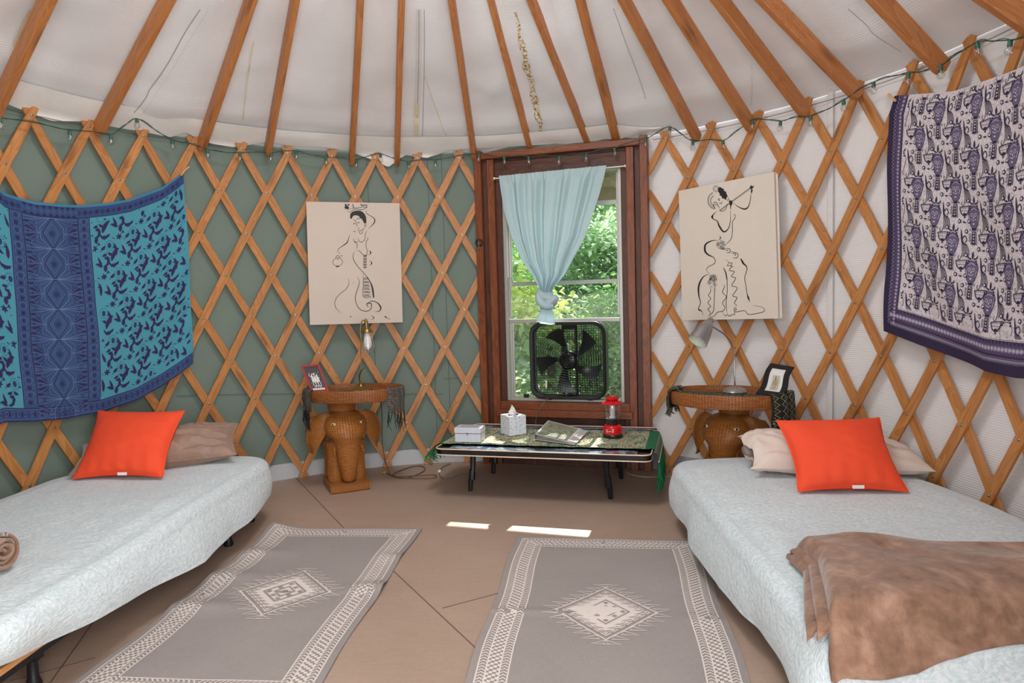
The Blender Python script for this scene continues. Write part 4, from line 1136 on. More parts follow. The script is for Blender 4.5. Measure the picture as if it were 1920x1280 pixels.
for a in ([(345, 280), (375, 278), (388, 300), (405, 330)], [(350, 285), (352, 310), (372, 330)], [(400, 345), (430, 350), (455, 330), (470, 285)], [(358, 290), (372, 300), (382, 298)], [(398, 280), (415, 288), (425, 270)], [(385, 245), (402, 262), (400, 240)],
          [(535, 380), (530, 410), (512, 440), (512, 520), (500, 580), (455, 628)], [(520, 378), (535, 382)], [(370, 950), (362, 1040), (358, 1130), (350, 1185), (310, 1222)], [(440, 810), (465, 880), (470, 1000), (460, 1120), (468, 1200)], [(435, 820), (455, 860), (466, 920)],
          [(320, 1225), (360, 1222), (385, 1190), (430, 1180), (450, 1150), (430, 1110), (462, 1060), (430, 1020), (450, 970), (435, 962)], [(430, 1180), (440, 1205), (455, 1220), (470, 1208), (490, 1222), (505, 1210), (530, 1205), (525, 1165), (545, 1160), (540, 1185), (610, 1175), (640, 1205), (720, 1195), (765, 1175), (745, 1145), (675, 1130)],
          [(455, 750), (485, 775), (470, 800), (505, 805), (488, 840), (528, 850), (505, 890), (540, 905), (508, 965), (552, 985), (515, 1050), (550, 1065), (528, 1110), (545, 1130), (520, 1160)], [(480, 775), (510, 780), (500, 800), (522, 812)],
          [(322, 965), (330, 1010), (310, 1050), (330, 1075), (305, 1110), (328, 1140), (305, 1165), (325, 1190), (312, 1225)], [(450, 660), (490, 662), (492, 690), (460, 695)], [(455, 672), (480, 676)], [(500, 685), (555, 700), (550, 735), (515, 735)], [(510, 695), (540, 705), (530, 722)]): I += ink(a)
I += ink([(515, 282), (560, 315), (610, 333), (640, 310), (655, 250), (660, 200)], 3.5, 6, 11, .42)
I += ink([(380, 350), (350, 380), (347, 412), (385, 432), (400, 470), (440, 520), (480, 490), (495, 420), (495, 340)], 3.5, 6, 13, .55)+ink([(375, 355), (345, 385), (345, 410), (380, 430)], 4, 6, 17, .5)
I += ink([(405, 552), (413, 572), (395, 590)], 3, 5, 9, .5)+ink([(390, 592), (340, 595), (285, 625), (280, 680), (310, 712), (350, 730), (370, 760), (355, 788), (310, 810), (293, 840), (320, 868)], 3.5, 6, 15, .28)
I += ink([(580, 742), (600, 780), (630, 820), (612, 900), (620, 960), (632, 1040), (652, 1105)], 3.5, 6, 14, .12)+ink([(620, 960), (632, 1040), (652, 1105)], 3, 6, 12, .7)
I += ink([(315, 868), (260, 900), (225, 970), (225, 1050), (240, 1110), (220, 1165), (250, 1180), (265, 1217)], 4, 6, 14, .3)+ink([(219, 1158), (236, 1174), (252, 1182)], 4, 5, 12, .5)
for r in (24, 14): I += ringp(370, 166, r, 3, 14, r*1.1)
I += ringp(467, 246, 12, 3)+ringp(480, 262, 9, 3)
for k in range(22):
    a = pi*.55+k*.085*1.4; G += stroke2([(372+62*cos(a), 262+62*sin(a)), (372+76*cos(a+.05), 262+76*sin(a+.05))], 6); G += stroke2([(368+38*cos(a), 266+40*sin(a)), (368+48*cos(a+.1), 266+50*sin(a+.1))], 4)
rnd = random.Random(3)
for cx0, cy0, sx, sy, n_ in ((410, 625, 42, 26, 16), (345, 915, 34, 38, 26)):
    for k in range(n_): I += ringp(cx0+rnd.uniform(-sx, sx), cy0+rnd.uniform(-sy, sy)+(rnd.uniform(0, 12)), rnd.uniform(6, 12), 2.6, 8)
for k in range(24): I.append(circ(345+rnd.uniform(-18, 18), 975+rnd.uniform(-15, 35), 1.8, 1.8, 5))
canvas_pic([(1273, 358), (1452, 322), (1460, 597), (1280, 600)], [(35, 188), (835, 30), (868, 1240), (75, 1258)], 'unframed canvas ink drawing of a flute player in a ruffled skirt, on the white wall', (222, 210, 196), I, G, True)

# ================================================================== rugs
def m_rug(name, rgb, var):
    t = NT(name); c = s2l(rgb); a = t.noise(t.coord('UV', (30, 900, 1)), 1, 3); b = t.noise(t.coord('UV', (900, 30, 1)), 1, 3); d = t.noise(t.coord('UV'), 3.0, 4)
    f = t.math('ADD', t.math('MULTIPLY', t.math('ADD', a, b), .4), t.math('MULTIPLY', d, .2))
    col = t.ramp(f, [(.35, tuple(x*(1-var) for x in c)), (.62, tuple(min(1, x*(1+var)) for x in c))])
    st = t.ramp(t.noise(t.coord('UV'), 5.5, 2, .4), [(.68, (0, 0, 0)), (.75, (1, 1, 1))]); col = t.mix(t.math('MULTIPLY', st, .18), col, s2l((140, 108, 92)))
    t.bump(t.noise(t.coord('UV'), 600, 2), .3, .001)
    return t.set(col, .9)
M_RUG = m_rug('grey woven rug', (150, 140, 136), .16); M_RUGW = m_rug('cream woven pattern', (218, 205, 197), .06)
def rug(TL, TR, Lr, label, seed, lift):
    Wr = (TR-TL).length; ex = (TR-TL).normalized(); ey = V((0, 0, 1)).cross(ex)*-1; ey = V((ex.y, -ex.x, 0))
    if ey.y > 0: ey = -ey
    def surf(x, y, off=0.0):
        z = 0.004+0.0025*(1+noise.noise(V((x*4, y*5, seed))))
        sx, sy = 0.0, 0.0
        for (wx, wy, ax, h) in lift:
            d = hypot((x-wx)/ax[0], (y-wy)/ax[1]); z += h*math.exp(-d*d)
        sx = 0.006*sin(y*9+seed)*(1 if x > Wr/2 else -1)*abs(x/Wr-.5)*2
        p = TL+ex*(x+sx)+ey*y; p.z = z+off; return p
    g = MB(); g.grid(lambda u, v: surf(u*Wr, v*Lr), 60, 90, uvf=lambda u, v: (u*Wr, v*Lr))
    g.grid(lambda u, v: surf(u*Wr, v*Lr)-V((0, 0, .0035)), 60, 90, uvf=lambda u, v: (u*Wr, v*Lr))
    bz = [(0, 0), (1, 0), (1, 1), (0, 1)]
    P = []
    m = 0.026; b1, b2, b3 = m+.028, m+.072, m+.100
    def rect(a, w):           # rectangular line at inset a
        L_ = [(a, a), (Wr-a, a), (Wr-a, Lr-a), (a, Lr-a)]
        for (x0, y0), (x1, y1) in zip(L_, L_[1:]+L_[:1]):
            n_ = 24; h = w/2
            for k in range(n_):
                xa, ya, xb_, yb_ = x0+(x1-x0)*k/n_, y0+(y1-y0)*k/n_, x0+(x1-x0)*(k+1)/n_, y0+(y1-y0)*(k+1)/n_
                if y0 == y1: P.append([(xa, ya-h), (xb_, ya-h), (xb_, ya+h), (xa, ya+h)])
                else: P.append([(xa-h, ya), (xa+h, ya), (xa+h, yb_), (xa-h, yb_)])
    for a in (m, b1, b2, b3): rect(a, .005)
    def along(kind, a0_, a1_, ln, mp):
        mid = (a0_+a1_)/2; h = (a1_-a0_)/2-.003
        if kind == 'chev':
            st = .0165; n_ = int(ln/st)
            for k in range(n_):
                t = (k+.5)*ln/n_; d = 1 if t < ln/2 else -1; w_ = .0062
                P.append([mp(t-d*.005, mid-h), mp(t+d*.005, mid), mp(t-d*.005, mid+h), mp(t-d*.005-d*w_, mid+h), mp(t+d*.005-d*w_, mid), mp(t-d*.005-d*w_, mid-h)])
        else:
            st = .047; n_ = int(ln/st)
            for k in range(n_):
                t = (k+.5)*ln/n_; s_ = h/3.2; e = .0068
                for q in (-3, -1, 1, 3):          # a stair of blocks across the band
                    for sh in (0, .0235):
                        tt = t+sh+(q*.0045 if t < ln/2 else -q*.0045)
                        P.append([mp(tt-e, mid+q*s_-s_*.95), mp(tt+e, mid+q*s_-s_*.95), mp(tt+e, mid+q*s_+s_*.95), mp(tt-e, mid+q*s_+s_*.95)])
    for (s0, s1, kd) in ((m, b1, 'chev'), (b1, b2, 'step'), (b2, b3, 'chev')):
        i0 = s0
        along(kd, s0, s1, Wr-2*s0-.01, lambda t, c_: (i0+.005+t, c_)); along(kd, s0, s1, Wr-2*s0-.01, lambda t, c_: (i0+.005+t, Lr-c_))
        along(kd, s0, s1, Lr-2*s0-.01, lambda t, c_: (c_, i0+.005+t)); along(kd, s0, s1, Lr-2*s0-.01, lambda t, c_: (Wr-c_, i0+.005+t))
    # medallion
    cx_, cy_ = Wr/2, Lr/2; A, B = .185, .205
    def rh(k, w): return stroke2([(cx_, cy_-B*k), (cx_+A*k, cy_), (cx_, cy_+B*k), (cx_-A*k, cy_)], w, True)
    Gy = []
    P.extend(rh(1.0, .009))
    P.append([(cx_, cy_-B*.88), (cx_+A*.88, cy_), (cx_, cy_+B*.88), (cx_-A*.88, cy_)])
    for sx in (-1, 1):
        for sy in (-1, 1):
            for k in range(7):
                t = k/6; px_, py_ = cx_+sx*A*1.0*t, cy_+sy*B*1.0*(1-t)
                if k in (6,) and sy > 0: pass
                tx = px_+sx*.034; T3 = [(px_, py_+sy*.004), (px_+sx*.050, py_+sy*(.030)), (px_-sx*.010, py_+sy*.030)]
                P.extend(stroke2(T3, .0060, True))
            for k in range(6):
                t = (k+.5)/6; px_, py_ = cx_+sx*A*.80*t, cy_+sy*B*.80*(1-t)
                Gy.extend(stroke2([(px_+sx*.012, py_+sy*.004), (px_-sx*.030, py_-sy*.0), (px_+sx*.006, py_-sy*.012)], .0062))
    def rhp(k): return [(cx_, cy_-B*k), (cx_+A*k, cy_), (cx_, cy_+B*k), (cx_-A*k, cy_)]
    for k, w in ((.83, .005), (.46, .011), (.22, .009)): Gy.extend(stroke2(rhp(k), w, True))
    for k in range(8):
        a = k*pi/4; q = .335 if k % 2 == 0 else .24
        px_, py_ = cx_+A*q*cos(a)*(1 if k % 2 == 0 else 1), cy_+B*q*sin(a)
        Gy.append([(px_-.012, py_), (px_, py_-.012), (px_+.012, py_), (px_, py_+.012)])
    Gy.append(circ(cx_, cy_, .014, .012, 6))
    decal(g, surf, P, 1, .0014, .05); decal(g, surf, Gy, 0, .0022, .05)
    o = g.build('rug', [M_RUG, M_RUGW]); tag(o, label, 'rug', None); return o
rug(onz(515, 990)+V((.0, -.01, 0)), onz(790, 992), 1.52, 'grey patterned rug on the floor beside the left bed, its near corner rumpled', 1, [(.0, .0, (.10, .12), .03), (.05, .35, (.16, .05), .014), (.06, .62, (.18, .06), .016), (.1, .9, (.2, .05), .014), (.76, .72, (.12, .05), .02), (.76, .38, (.1, .05), .008)])
rug(onz(970, 1008), onz(1308, 1015), 1.52, 'grey patterned rug on the floor beside the right bed, lying flat near the sunlit patch', 5, [(.12, .78, (.22, .02), .006), (.8, .8, (.15, .05), .006)])
# ================================================================== beds
def m_quilt():
    t = NT('pale aqua quilt'); vec = t.coord('UV')
    n1 = t.n('ShaderNodeTexNoise'); n1.inputs['Scale'].default_value = 9; n1.inputs['Detail'].default_value = 2; t.l(vec, n1.inputs['Vector'])
    ws = t.n('ShaderNodeVectorMath', operation='SCALE'); ws.inputs['Scale'].default_value = 0.10; t.l(n1.outputs['Color'], ws.inputs[0])
    ad = t.n('ShaderNodeVectorMath', operation='ADD'); t.l(vec, ad.inputs[0]); t.l(ws.outputs[0], ad.inputs[1])
    vo = t.n('ShaderNodeTexVoronoi', feature='SMOOTH_F1'); vo.inputs['Scale'].default_value = 40; vo.inputs['Smoothness'].default_value = .6; t.l(ad.outputs[0], vo.inputs['Vector'])
    e = t.ramp(vo.outputs['Distance'], [(0.05, (1, 1, 1)), (0.75, (0, 0, 0))])
    nz = t.noise(ad.outputs[0], 85, 3, .6)
    pr = t.ramp(nz, [(.40, s2l((184, 197, 201))), (.50, s2l((196, 206, 209))), (.60, s2l((212, 217, 219)))])
    col = t.mix(t.math('MULTIPLY', t.math('SUBTRACT', 1.0, e), .25), pr, s2l((216, 219, 221)))
    h = t.math('ADD', t.math('MULTIPLY', e, .9), t.math('MULTIPLY', nz, .8)); t.bump(h, .5, .005)
    return t.set(col, .85, Sheen_Weight=.2)
M_QUILT = m_quilt()
M_MATT = plain('mattress ticking', (215, 208, 198), .9)
def rounded_outline(corners, rad, N, rmax):
    pts = []
    n = len(corners)
    for i, c in enumerate(corners):
        c = V((c[0], c[1], 0)); p = V((*corners[i-1], 0)); q = V((*corners[(i+1) % n], 0))
        a = (p-c).normalized()*rad[i]+c; b = (q-c).normalized()*rad[i]+c
        for k in range(9):
            t = k/8; pts.append(a*(1-t)**2+c*2*t*(1-t)+b*t*t)
    acc = [0]
    for a, b in zip(pts, pts[1:]+pts[:1]): acc.append(acc[-1]+(b-a).length)
    out = []; j = 0
    for k in range(N):
        s_ = acc[-1]*k/N
        while acc[j+1] < s_: j += 1
        t = (s_-acc[j])/max(1e-9, acc[j+1]-acc[j]); p = pts[j].lerp(pts[(j+1) % len(pts)], t)
        r = hypot(p.x, p.y)
        if r > rmax: p = p*(rmax/r)
        out.append(p)
    return out
def make_bed(prefix_label, quilt_label, corners, rad, zt, hemf, flare, seed, legs, rail_z, edge_r=.055):
    N = 300; out = rounded_outline(corners, rad, N, 2.165)
    for _ in range(3): out = [(out[i-1]+out[i]*2+out[(i+1) % N])/4 for i in range(N)]
    nrm = []
    for i in range(N):
        t = (out[(i+1) % N]-out[i-1]).normalized(); nrm.append(V((t.y, -t.x, 0)))
    cen = sum(out, V((0, 0, 0)))/N
    if nrm[0].dot(out[0]-cen) < 0: nrm = [-n_ for n_ in nrm]
    NT_, NE, NS = 34, 8, 16
    def q(u, v):
        i = round(u*N) % N; k = round(v*(NT_+NE+NS)); o = out[i]; n_ = nrm[i]; inner = o-n_*edge_r
        wall = hypot(o.x, o.y) > 2.10
        if k <= NT_:
            s_ = (k/NT_)**0.8; p = cen.lerp(inner, s_); z = zt+.010*noise.noise(V((p.x*2.2, p.y*2.2, seed)))+.004*noise.noise(V((p.x*9, p.y*9, seed)))
            z -= .012*smooth01((s_-.8)/.2)
            return V((p.x, p.y, z))
        zt2 = zt-.012+.010*noise.noise(V((inner.x*2.2, inner.y*2.2, seed)))
        if k <= NT_+NE:
            a = (k-NT_)/NE*pi/2; p = inner+n_*(edge_r*sin(a)); return V((p.x, p.y, zt2-edge_r*(1-cos(a))))
        s_ = (k-NT_-NE)/NS; zb = hemf(o); arc = i/N*50
        fl = (flare(o)*s_+.009*s_*sin(arc*1.3+seed)*(1 if not wall else 0)+.010*s_*noise.noise(V((o.x*6, o.y*6, seed))))
        if wall: fl = -0.02*s_
        p = o+n_*fl; z = (zt2-edge_r)*(1-s_)+zb*s_
        p = p + n_*(.010*sin(pi*s_))
        return V((p.x, p.y, z))
    def quv(u, v):
        k = round(v*(NT_+NE+NS)); i = round(u*N) % N; o = out[i]
        if k <= NT_: p = q(u, v); return (p.x, p.y)
        n_ = nrm[i]; d = (k-NT_)*.014; return (o.x+n_.x*d, o.y+n_.y*d)
    g = MB(); g.grid(q, N, NT_+NE+NS, wrapu=True, uvf=quv)
    qo = g.build('quilt', M_QUILT); tag(qo, quilt_label, 'quilt')
    bc = V((cen.x, cen.y, 0))
    B = thing('bed', bc, prefix_label, 'bed')
    # mattress
    g = MB(); mo = [o-n_*.075 for o, n_ in zip(out, nrm)]
    zl = [(rail_z+.012, 0.0), (rail_z+.02, -.0), (zt-.055, 0), (zt-.04, .02)]
    def mf(u, v):
        i = round(u*N) % N; z, ins = zl[round(v*3)]; p = mo[i]-nrm[i]*ins; return V((p.x, p.y, z))
    g.grid(mf, N, 3, wrapu=True); g.poly([V((p.x, p.y, rail_z+.012)) for p in mo[::-1]]); g.poly([V(((mo[i]-nrm[i]*.02).x, (mo[i]-nrm[i]*.02).y, zt-.04)) for i in range(N)])
    g.build('mattress', M_MATT, B)
    # steel frame just inside the mattress outline
    fr = [o-n_*.115 for o, n_ in zip(out, nrm)]
    g = MB()
    def rf(u, v):
        i = round(u*N) % N; d, z = ((0, rail_z-.055), (0, rail_z), (.028, rail_z), (.028, rail_z-.055), (0, rail_z-.055))[round(v*4)]; p = fr[i]-nrm[i]*d; return V((p.x, p.y, z))
    g.grid(rf, N, 4, wrapu=True); g.build('steel_frame', M_BLACK, B, smooth=False)
    for (x, y) in legs:
        g = MB(); g.lathe([(0, 0), (.020, 0), (.024, .01), (.016, .035), (.014, rail_z-.04), (.02, rail_z-.03), (0, rail_z-.03)], c=(x, y, 0), n=12); g.box((x, y, rail_z-.05), (.05, .035, .05))
        g.build('leg', M_BLACK, B)
    return B, qo, out, nrm
def hemL(o):
    if o.x < -1.5: return .16
    return interp(o.y, [(-.85, .215), (-.55, .185), (-.1, .14), (.2, .115), (.7, .125), (1.1, .15), (1.25, .16)])
def flL(o): return interp(o.y, [(-.8, -.03), (-.3, .0), (.2, .045), (.7, .03), (1.2, .0)]) if o.x > -1.5 else 0
bedL, qL, outL, nrmL = make_bed('low steel bed frame and mattress under the quilt on the left', 'pale aqua quilt spread over the left bed', [(-1.0, 1.20), (-1.07, -.82), (-2.1, -.8), (-2.0, 1.22)], [.22, .12, .12, .35], .345, hemL, flL, 1.0,
                                [(-1.13, 1.06), (-1.10, .70), (-1.21, -.50), (-1.9, -.55), (-1.95, .75)], .165)
g = MB(); a_, b_ = V((-1.165, -.40, .178)), V((-1.175, -.78, .178)); g.box((a_+b_)/2, ((a_-b_).length, .10, .018), frame(a_-b_)); g.build('plywood_slat', wood('pale ply', (178, 120, 66), (206, 148, 90), (222, 168, 110)), bedL, smooth=False)
def hemR(o):
    if o.x > 1.6 and o.y > -.7: return .14
    if o.x > 1.2 and o.y < -.7: return .10
    return interp(o.y, [(-.95, .10), (-.4, .10), (.2, .10), (.9, .12)])
def flR(o): return interp(o.y, [(-.9, .02), (-.45, -.01), (-.15, .035), (.3, .03), (.9, .0)]) if o.x < 1.5 else (.03 if o.y < -.5 else 0)
bedR, qR, outR, nrmR = make_bed('low steel bed frame and mattress under the quilt on the right', 'pale aqua quilt spread over the right bed', [(1.085, .96), (1.035, -.975), (2.10, -.975), (2.3, .90)], [.20, .10, .2, .35], .325, hemR, flR, 4.0,
                                [(1.20, .82), (1.18, -.55), (1.18, -.8), (1.9, -.78), (1.95, .5)], .155)

# ---- pillows
def fabric(name, rgb, rough=.85, wr=.3, scale=22, sheen=0.0, var=.06):
    t = NT(name); c = s2l(rgb); vec = t.coord('Object'); f = t.noise(vec, scale, 4, .55, .6); w_ = t.noise(vec, 420, 2)
    col = t.mix(f, tuple(x*(1-var) for x in c), tuple(min(1, x*(1+var)) for x in c))
    t.bump(t.math('ADD', f, t.math('MULTIPLY', w_, .12)), wr, .01)
    return t.set(col, rough, Sheen_Weight=sheen)
M_ORANGE = fabric('orange cotton', (236, 74, 36), .8, .08, 9)
def pillow(BL, BR, TR, TL, thick, label, mat, pinch=.10, wrinkle=.0, seed=1, flatcorner=.0, label_tag=True, name='cushion', cat='cushion', group=None, sag=0.0, fold=None):
    BL, BR, TR, TL = map(V, (BL, BR, TR, TL)); nr = ((BR-BL).cross(TL-BL)).normalized()
    if nr.dot(CAM-BL) < 0: nr = -nr
    def base(u, v):
        p = BL*((1-u)*(1-v))+BR*(u*(1-v))+TR*(u*v)+TL*((1-u)*v); c = (BL+BR+TR+TL)/4
        kx = 1-pinch*sin(pi*v)*(abs(u-.5)*2)**1.5; ky = 1-pinch*sin(pi*u)*(abs(v-.5)*2)**1.5
        ex = ((BR-BL)+(TR-TL))/2; ey = ((TL-BL)+(TR-BR))/2
        return p+ex*((u-.5)*(kx-1))+ey*((v-.5)*(ky-1))
    def face(sgn):
        def f(u, v):
            a = max(0, sin(pi*u))*max(0, sin(pi*v)); h = thick/2*a**0.42
            p = base(u, v)
            wv = wrinkle*(noise.noise(V((u*4, v*4, seed)))+.6*noise.noise(V((u*9+v*4, v*9, seed+3)))+.35*abs(noise.noise(V((u*16, v*12, seed)))))*min(1, a*4)
            wv += (.005*sin(u*38+seed)*math.exp(-v*10)+.004*sin(v*30)*math.exp(-(1-u)*10))*min(1, a*6)
            q = p+nr*(sgn*h+(wv if sgn > 0 else 0))
            if fold: q = fold(u, v, q, sgn)
            return q
        return f
    g = MB(); g.grid(face(1), 48, 48); 
    g2 = MB(); g2.grid(face(-1), 48, 48); g.add(g2.v, [f[::-1] for f in g2.f])
    T = thing(name, (BL+BR)/2, label, cat, group)
    o = g.build('cover', mat, T, smooth=2.0)
    # sewn edge
    e = [base(k/24, 0) for k in range(24)]+[base(1, k/24) for k in range(24)]+[base(1-k/24, 1) for k in range(24)]+[base(0, 1-k/24) for k in range(24)]
    if not fold:
        gm = MB(); gm.tube(e, .0035, 6, closed=True); gm.build('seam', mat, T)
    if label_tag:
        c = base(.50, 0)+nr*.004; ex = (BR-BL).normalized(); gm = MB(); gm.add([c-ex*.002+nr*.012, c+ex*.046+nr*.012, c+ex*.046+nr*.014+V((0, 0, -.016)), c-ex*.0+nr*.014+V((0, 0, -.016))], [(0, 3, 2, 1), (0, 1, 2, 3)]); gm.build('label', M_TAG, T, smooth=False)
    return T
zq = .355
pillow(onz(137, 897, zq), onz(305, 894, zq), ony(346, 770, 1.00), ony(185, 770, 1.00), .15, 'bright orange square cushion leaning on the brown pillow, left bed', M_ORANGE, seed=1, wrinkle=.004)
zr = .338
pillow(onz(1497, 921, zr), onz(1703, 921, zr), ony(1649, 783, .50), ony(1456, 788, .50), .15, 'bright orange square cushion leaning on the cream pillow, right bed', M_ORANGE, seed=5, wrinkle=.004)
M_TAUPE = fabric('taupe satin', (140, 108, 90), .42, .5, 16, .3, .12)
a, b = ony(142, 868, .84), ony(446, 832, 1.08); a.z = .40; b.z = .44
dd = (b-a); side = V((-dd.y, dd.x, 0)).normalized()
pillow(a-side*.14+V((0, 0, -.035)), b-side*.13+V((0, 0, -.05)), b+side*.13+V((0, 0, .07)), a+side*.14+V((0, 0, .06)), .19, 'satiny taupe brown pillow behind the orange cushion, left bed', M_TAUPE, .07, .034, 3, label_tag=False, name='pillow', cat='pillow')
M_BEIGE = fabric('cream pillowcase', (214, 196, 184), .85, .35, 14, 0, .05)
a, b = ony(1392, 868, .62), ony(1728, 868, .52); a.z = .40; b.z = .375
dd = (b-a); side = V((-dd.y, dd.x, 0)).normalized()
def foldR(u, v, q, sgn):
    k = max(0, 1-u/.34); w_ = .020*k*(noise.noise(V((u*10, v*6, 2)))+.5*noise.noise(V((u*13, v*10, 5))))
    q = q+V((0, 0, .050*smooth01(k*1.4)*sin(pi*v)*max(0, sgn)+w_*1.3)); q = q+dd.normalized()*(.02*k*sin(v*9))
    if q.z < .335: q.z = .335+.002*noise.noise(q*20)
    return q
pillow(a-side*.16+V((0, 0, -.03)), b-side*.14+V((0, 0, -.02)), b+side*.15+V((0, 0, .03)), a+side*.17+V((0, 0, .05)), .17, 'crumpled cream pillow behind the orange cushion, right bed', M_BEIGE, .05, .02, 8, label_tag=False, name='pillow', cat='pillow', fold=foldR)

# ---- brown plush blankets
def m_plush():
    t = NT('brown plush'); vec = t.coord('Object'); f = t.noise(vec, 7, 4, .6, 1.5); w_ = t.noise(vec, 230, 2); m_ = t.noise(vec, 34, 3)
    col = t.ramp(t.math('ADD', t.math('MULTIPLY', f, .65), t.math('MULTIPLY', m_, .35)), [(.34, s2l((108, 78, 60))), (.52, s2l((138, 103, 83))), (.68, s2l((166, 131, 110)))])
    t.bump(t.math('ADD', t.math('MULTIPLY', f, .8), t.math('MULTIPLY', w_, .10)), .4, .012)
    return t.set(col, .9, Sheen_Weight=.45, Sheen_Roughness=.35)
M_PLUSH = m_plush()
zb = .335
def back(x): return interp(x, [(1.18, -.46), (1.30, -.45), (1.5, -.53), (1.7, -.585), (2.0, -.64)])
def throw_sheet(x0, x1, yb, yf, h0, droop, seed, amp=.012):
    """flattened roll: back edge, over the top, down the near side; thick folded cloth"""
    def f(u, v):
        x = x0+(x1-x0)*u; a = yb(x); b = yf(x); t = v
        y = a+(b-a)*t; prof = (sin(pi*min(1, t/.16)/2) if t < .16 else 1.0)*(1 if t < .84 else cos(pi*(t-.84)/.16/2)**.6 if t < 1 else 0)
        z = zb+.004+h0*prof
        nn = noise.noise(V((x*4, y*3, seed)))+.5*noise.noise(V((x*9, y*7, seed+2)))
        z += amp*nn*prof+.012*abs(noise.noise(V((x*3+y*2, y*9, seed+5))))*prof
        if y < -.87: z -= min(1, (-.87-y)/.08)**1.6*droop; 
        return V((x, y+.012*noise.noise(V((x*5, seed, 0))), z))
    return f
bl = thing('blanket', (1.55, -.7, zb), 'folded brown plush blanket across the foot of the right bed', 'blanket', None)
def layer(name, left, x1, h0, h1, yb, yf, droop, seed, amp):
    """one folded layer; left = x of the folded left edge against y"""
    def f(u, v):
        t = v; u2 = u**1.15
        xr = x1; yb_, yf_ = yb(1.3), yf(1.3)
        x = left(0)+(xr-left(0))*u2; a = yb(x); b = yf(x); y = a+(b-a)*t
        x = left(y)+(xr-left(y))*u2
        ty = min(1, t/.13); tz = min(1, (1-t)/.45); e = min(1, (u*(xr-left(y)))/.045)
        rnd_ = sqrt(max(0, 1-(1-ty)**2))*(.35+.65*sqrt(max(0, 1-(1-tz)**2)))*sqrt(max(0, 1-(1-e)**2))
        nn = noise.noise(V((x*4, y*3, seed)))+.55*noise.noise(V((x*8+y*3, y*7, seed+2)))
        fold_ = abs(noise.noise(V((x*3.2+y*2.6, y*1.2-x*1.4, seed+5))))
        z = zb+h0+(h1-h0)*rnd_+(amp*nn+amp*1.5*(.3-fold_))*rnd_
        d = max(0, -.925-y)
        z -= min(1, d/.065)**1.2*droop
        return V((x, y-(.012*min(1, d/.1))+.008*noise.noise(V((x*11, seed, 1)))*min(1, d/.05), z))
    g = MB(); g.grid(f, 96, 64)
    def under(u, v):
        p = f(u, v); dr = min(1, max(0, -.925-p.y)/.05); t_ = min(.022, (h1-h0)*.9)
        return V((p.x+.004*min(1, (1-u)*4), p.y+t_*dr, max(p.z-t_*(1-dr), zb+.003) if dr < .2 else p.z+.006*dr-t_*(1-dr)))
    b2 = MB(); b2.grid(under, 96, 64); g.add(b2.v, [q_[::-1] for q_ in b2.f])
    g.tube([(f(k/96, 1)+under(k/96, 1))/2 for k in range(97)], [.010*min(1, k/7+.05, (96-k)/7+.05) for k in range(97)], 8); g.tube([(f(k/96, 0)+under(k/96, 0))/2+V((0, 0, .004)) for k in range(97)], [.009*min(1, k/7+.05, (96-k)/7+.05) for k in range(97)], 8)
    g.build(name, M_PLUSH, bl, smooth=2.0)
def left_edge(pts):
    tab = sorted([(lambda P_: (P_.y, P_.x))(onz(a, b, z)) for a, b, z in pts]); return lambda y: interp(y, tab)
L1 = left_edge([(1506, 1062, .36), (1507, 1140, .36), (1511, 1195, .35), (1516, 1232, .30)])
L2 = left_edge([(1516, 1056, .37), (1524, 1110, .38), (1533, 1170, .37), (1540, 1215, .33)])
L3 = left_edge([(1532, 1052, .385), (1556, 1129, .42), (1563, 1190, .40), (1576, 1262, .30)])
ybk = lambda x: interp(x, [(1.15, -.47), (1.30, -.47), (1.5, -.53), (1.7, -.585), (2.0, -.64)])
layer('under_layer', L1, 1.30, .002, .028, lambda x: -.480, lambda x: -1.0+.10*smooth01((x-1.08)/.10), .10, 4, .003)
layer('middle_layer', L2, 1.33, .022, .046, lambda x: -.475, lambda x: -.975+.09*smooth01((x-1.12)/.10), .09, 7, .004)
layer('top_layer', L3, 1.90, .010, .088, ybk, lambda x: -1.005+.035*smooth01((x-1.25)/.16)+.006*sin(x*17), .120, 2, .012)
# rolled blanket on the left bed: spiral of plush, its end facing the room
P0 = onz(10, 1066, .36); ax = V((-1, .12, 0)).normalized(); sd = ax.cross(V((0, 0, 1))).normalized()
rc = V((P0.x-.0, P0.y, .350+.062))
rb = MB(); turns = 3.2; NN = 110
def spir(u, v):
    a = turns*2*pi*u; r = .012+.050*u; inset = .0
    jut = .008*sin(a*.7)
    return rc+ax*(.42*v+jut*(1-v))+sd*(r*cos(a)*1.05)+V((0, 0, r*sin(a)*.95))
rb.grid(spir, NN, 6)
def spir2(u, v):
    a = turns*2*pi*u; r = .012+.050*u-.0105; jut = .008*sin(a*.7)
    return rc+ax*(.42*v+jut*(1-v))+sd*(r*cos(a)*1.05)+V((0, 0, r*sin(a)*.95))
t2 = MB(); t2.grid(spir2, NN, 6); rb.add(t2.v, [q_[::-1] for q_ in t2.f])
rb.tube([spir(k/NN, 0)*.5+spir2(k/NN, 0)*.5 for k in range(NN+1)], .0056, 6)
rb.tube([(spir(1, v_/6)+spir2(1, v_/6))/2 for v_ in range(7)], .0075, 8)
tag(rb.build('blanket', M_PLUSH, smooth=2.0), 'rolled brown plush blanket on the left bed, at the left edge', 'blanket')

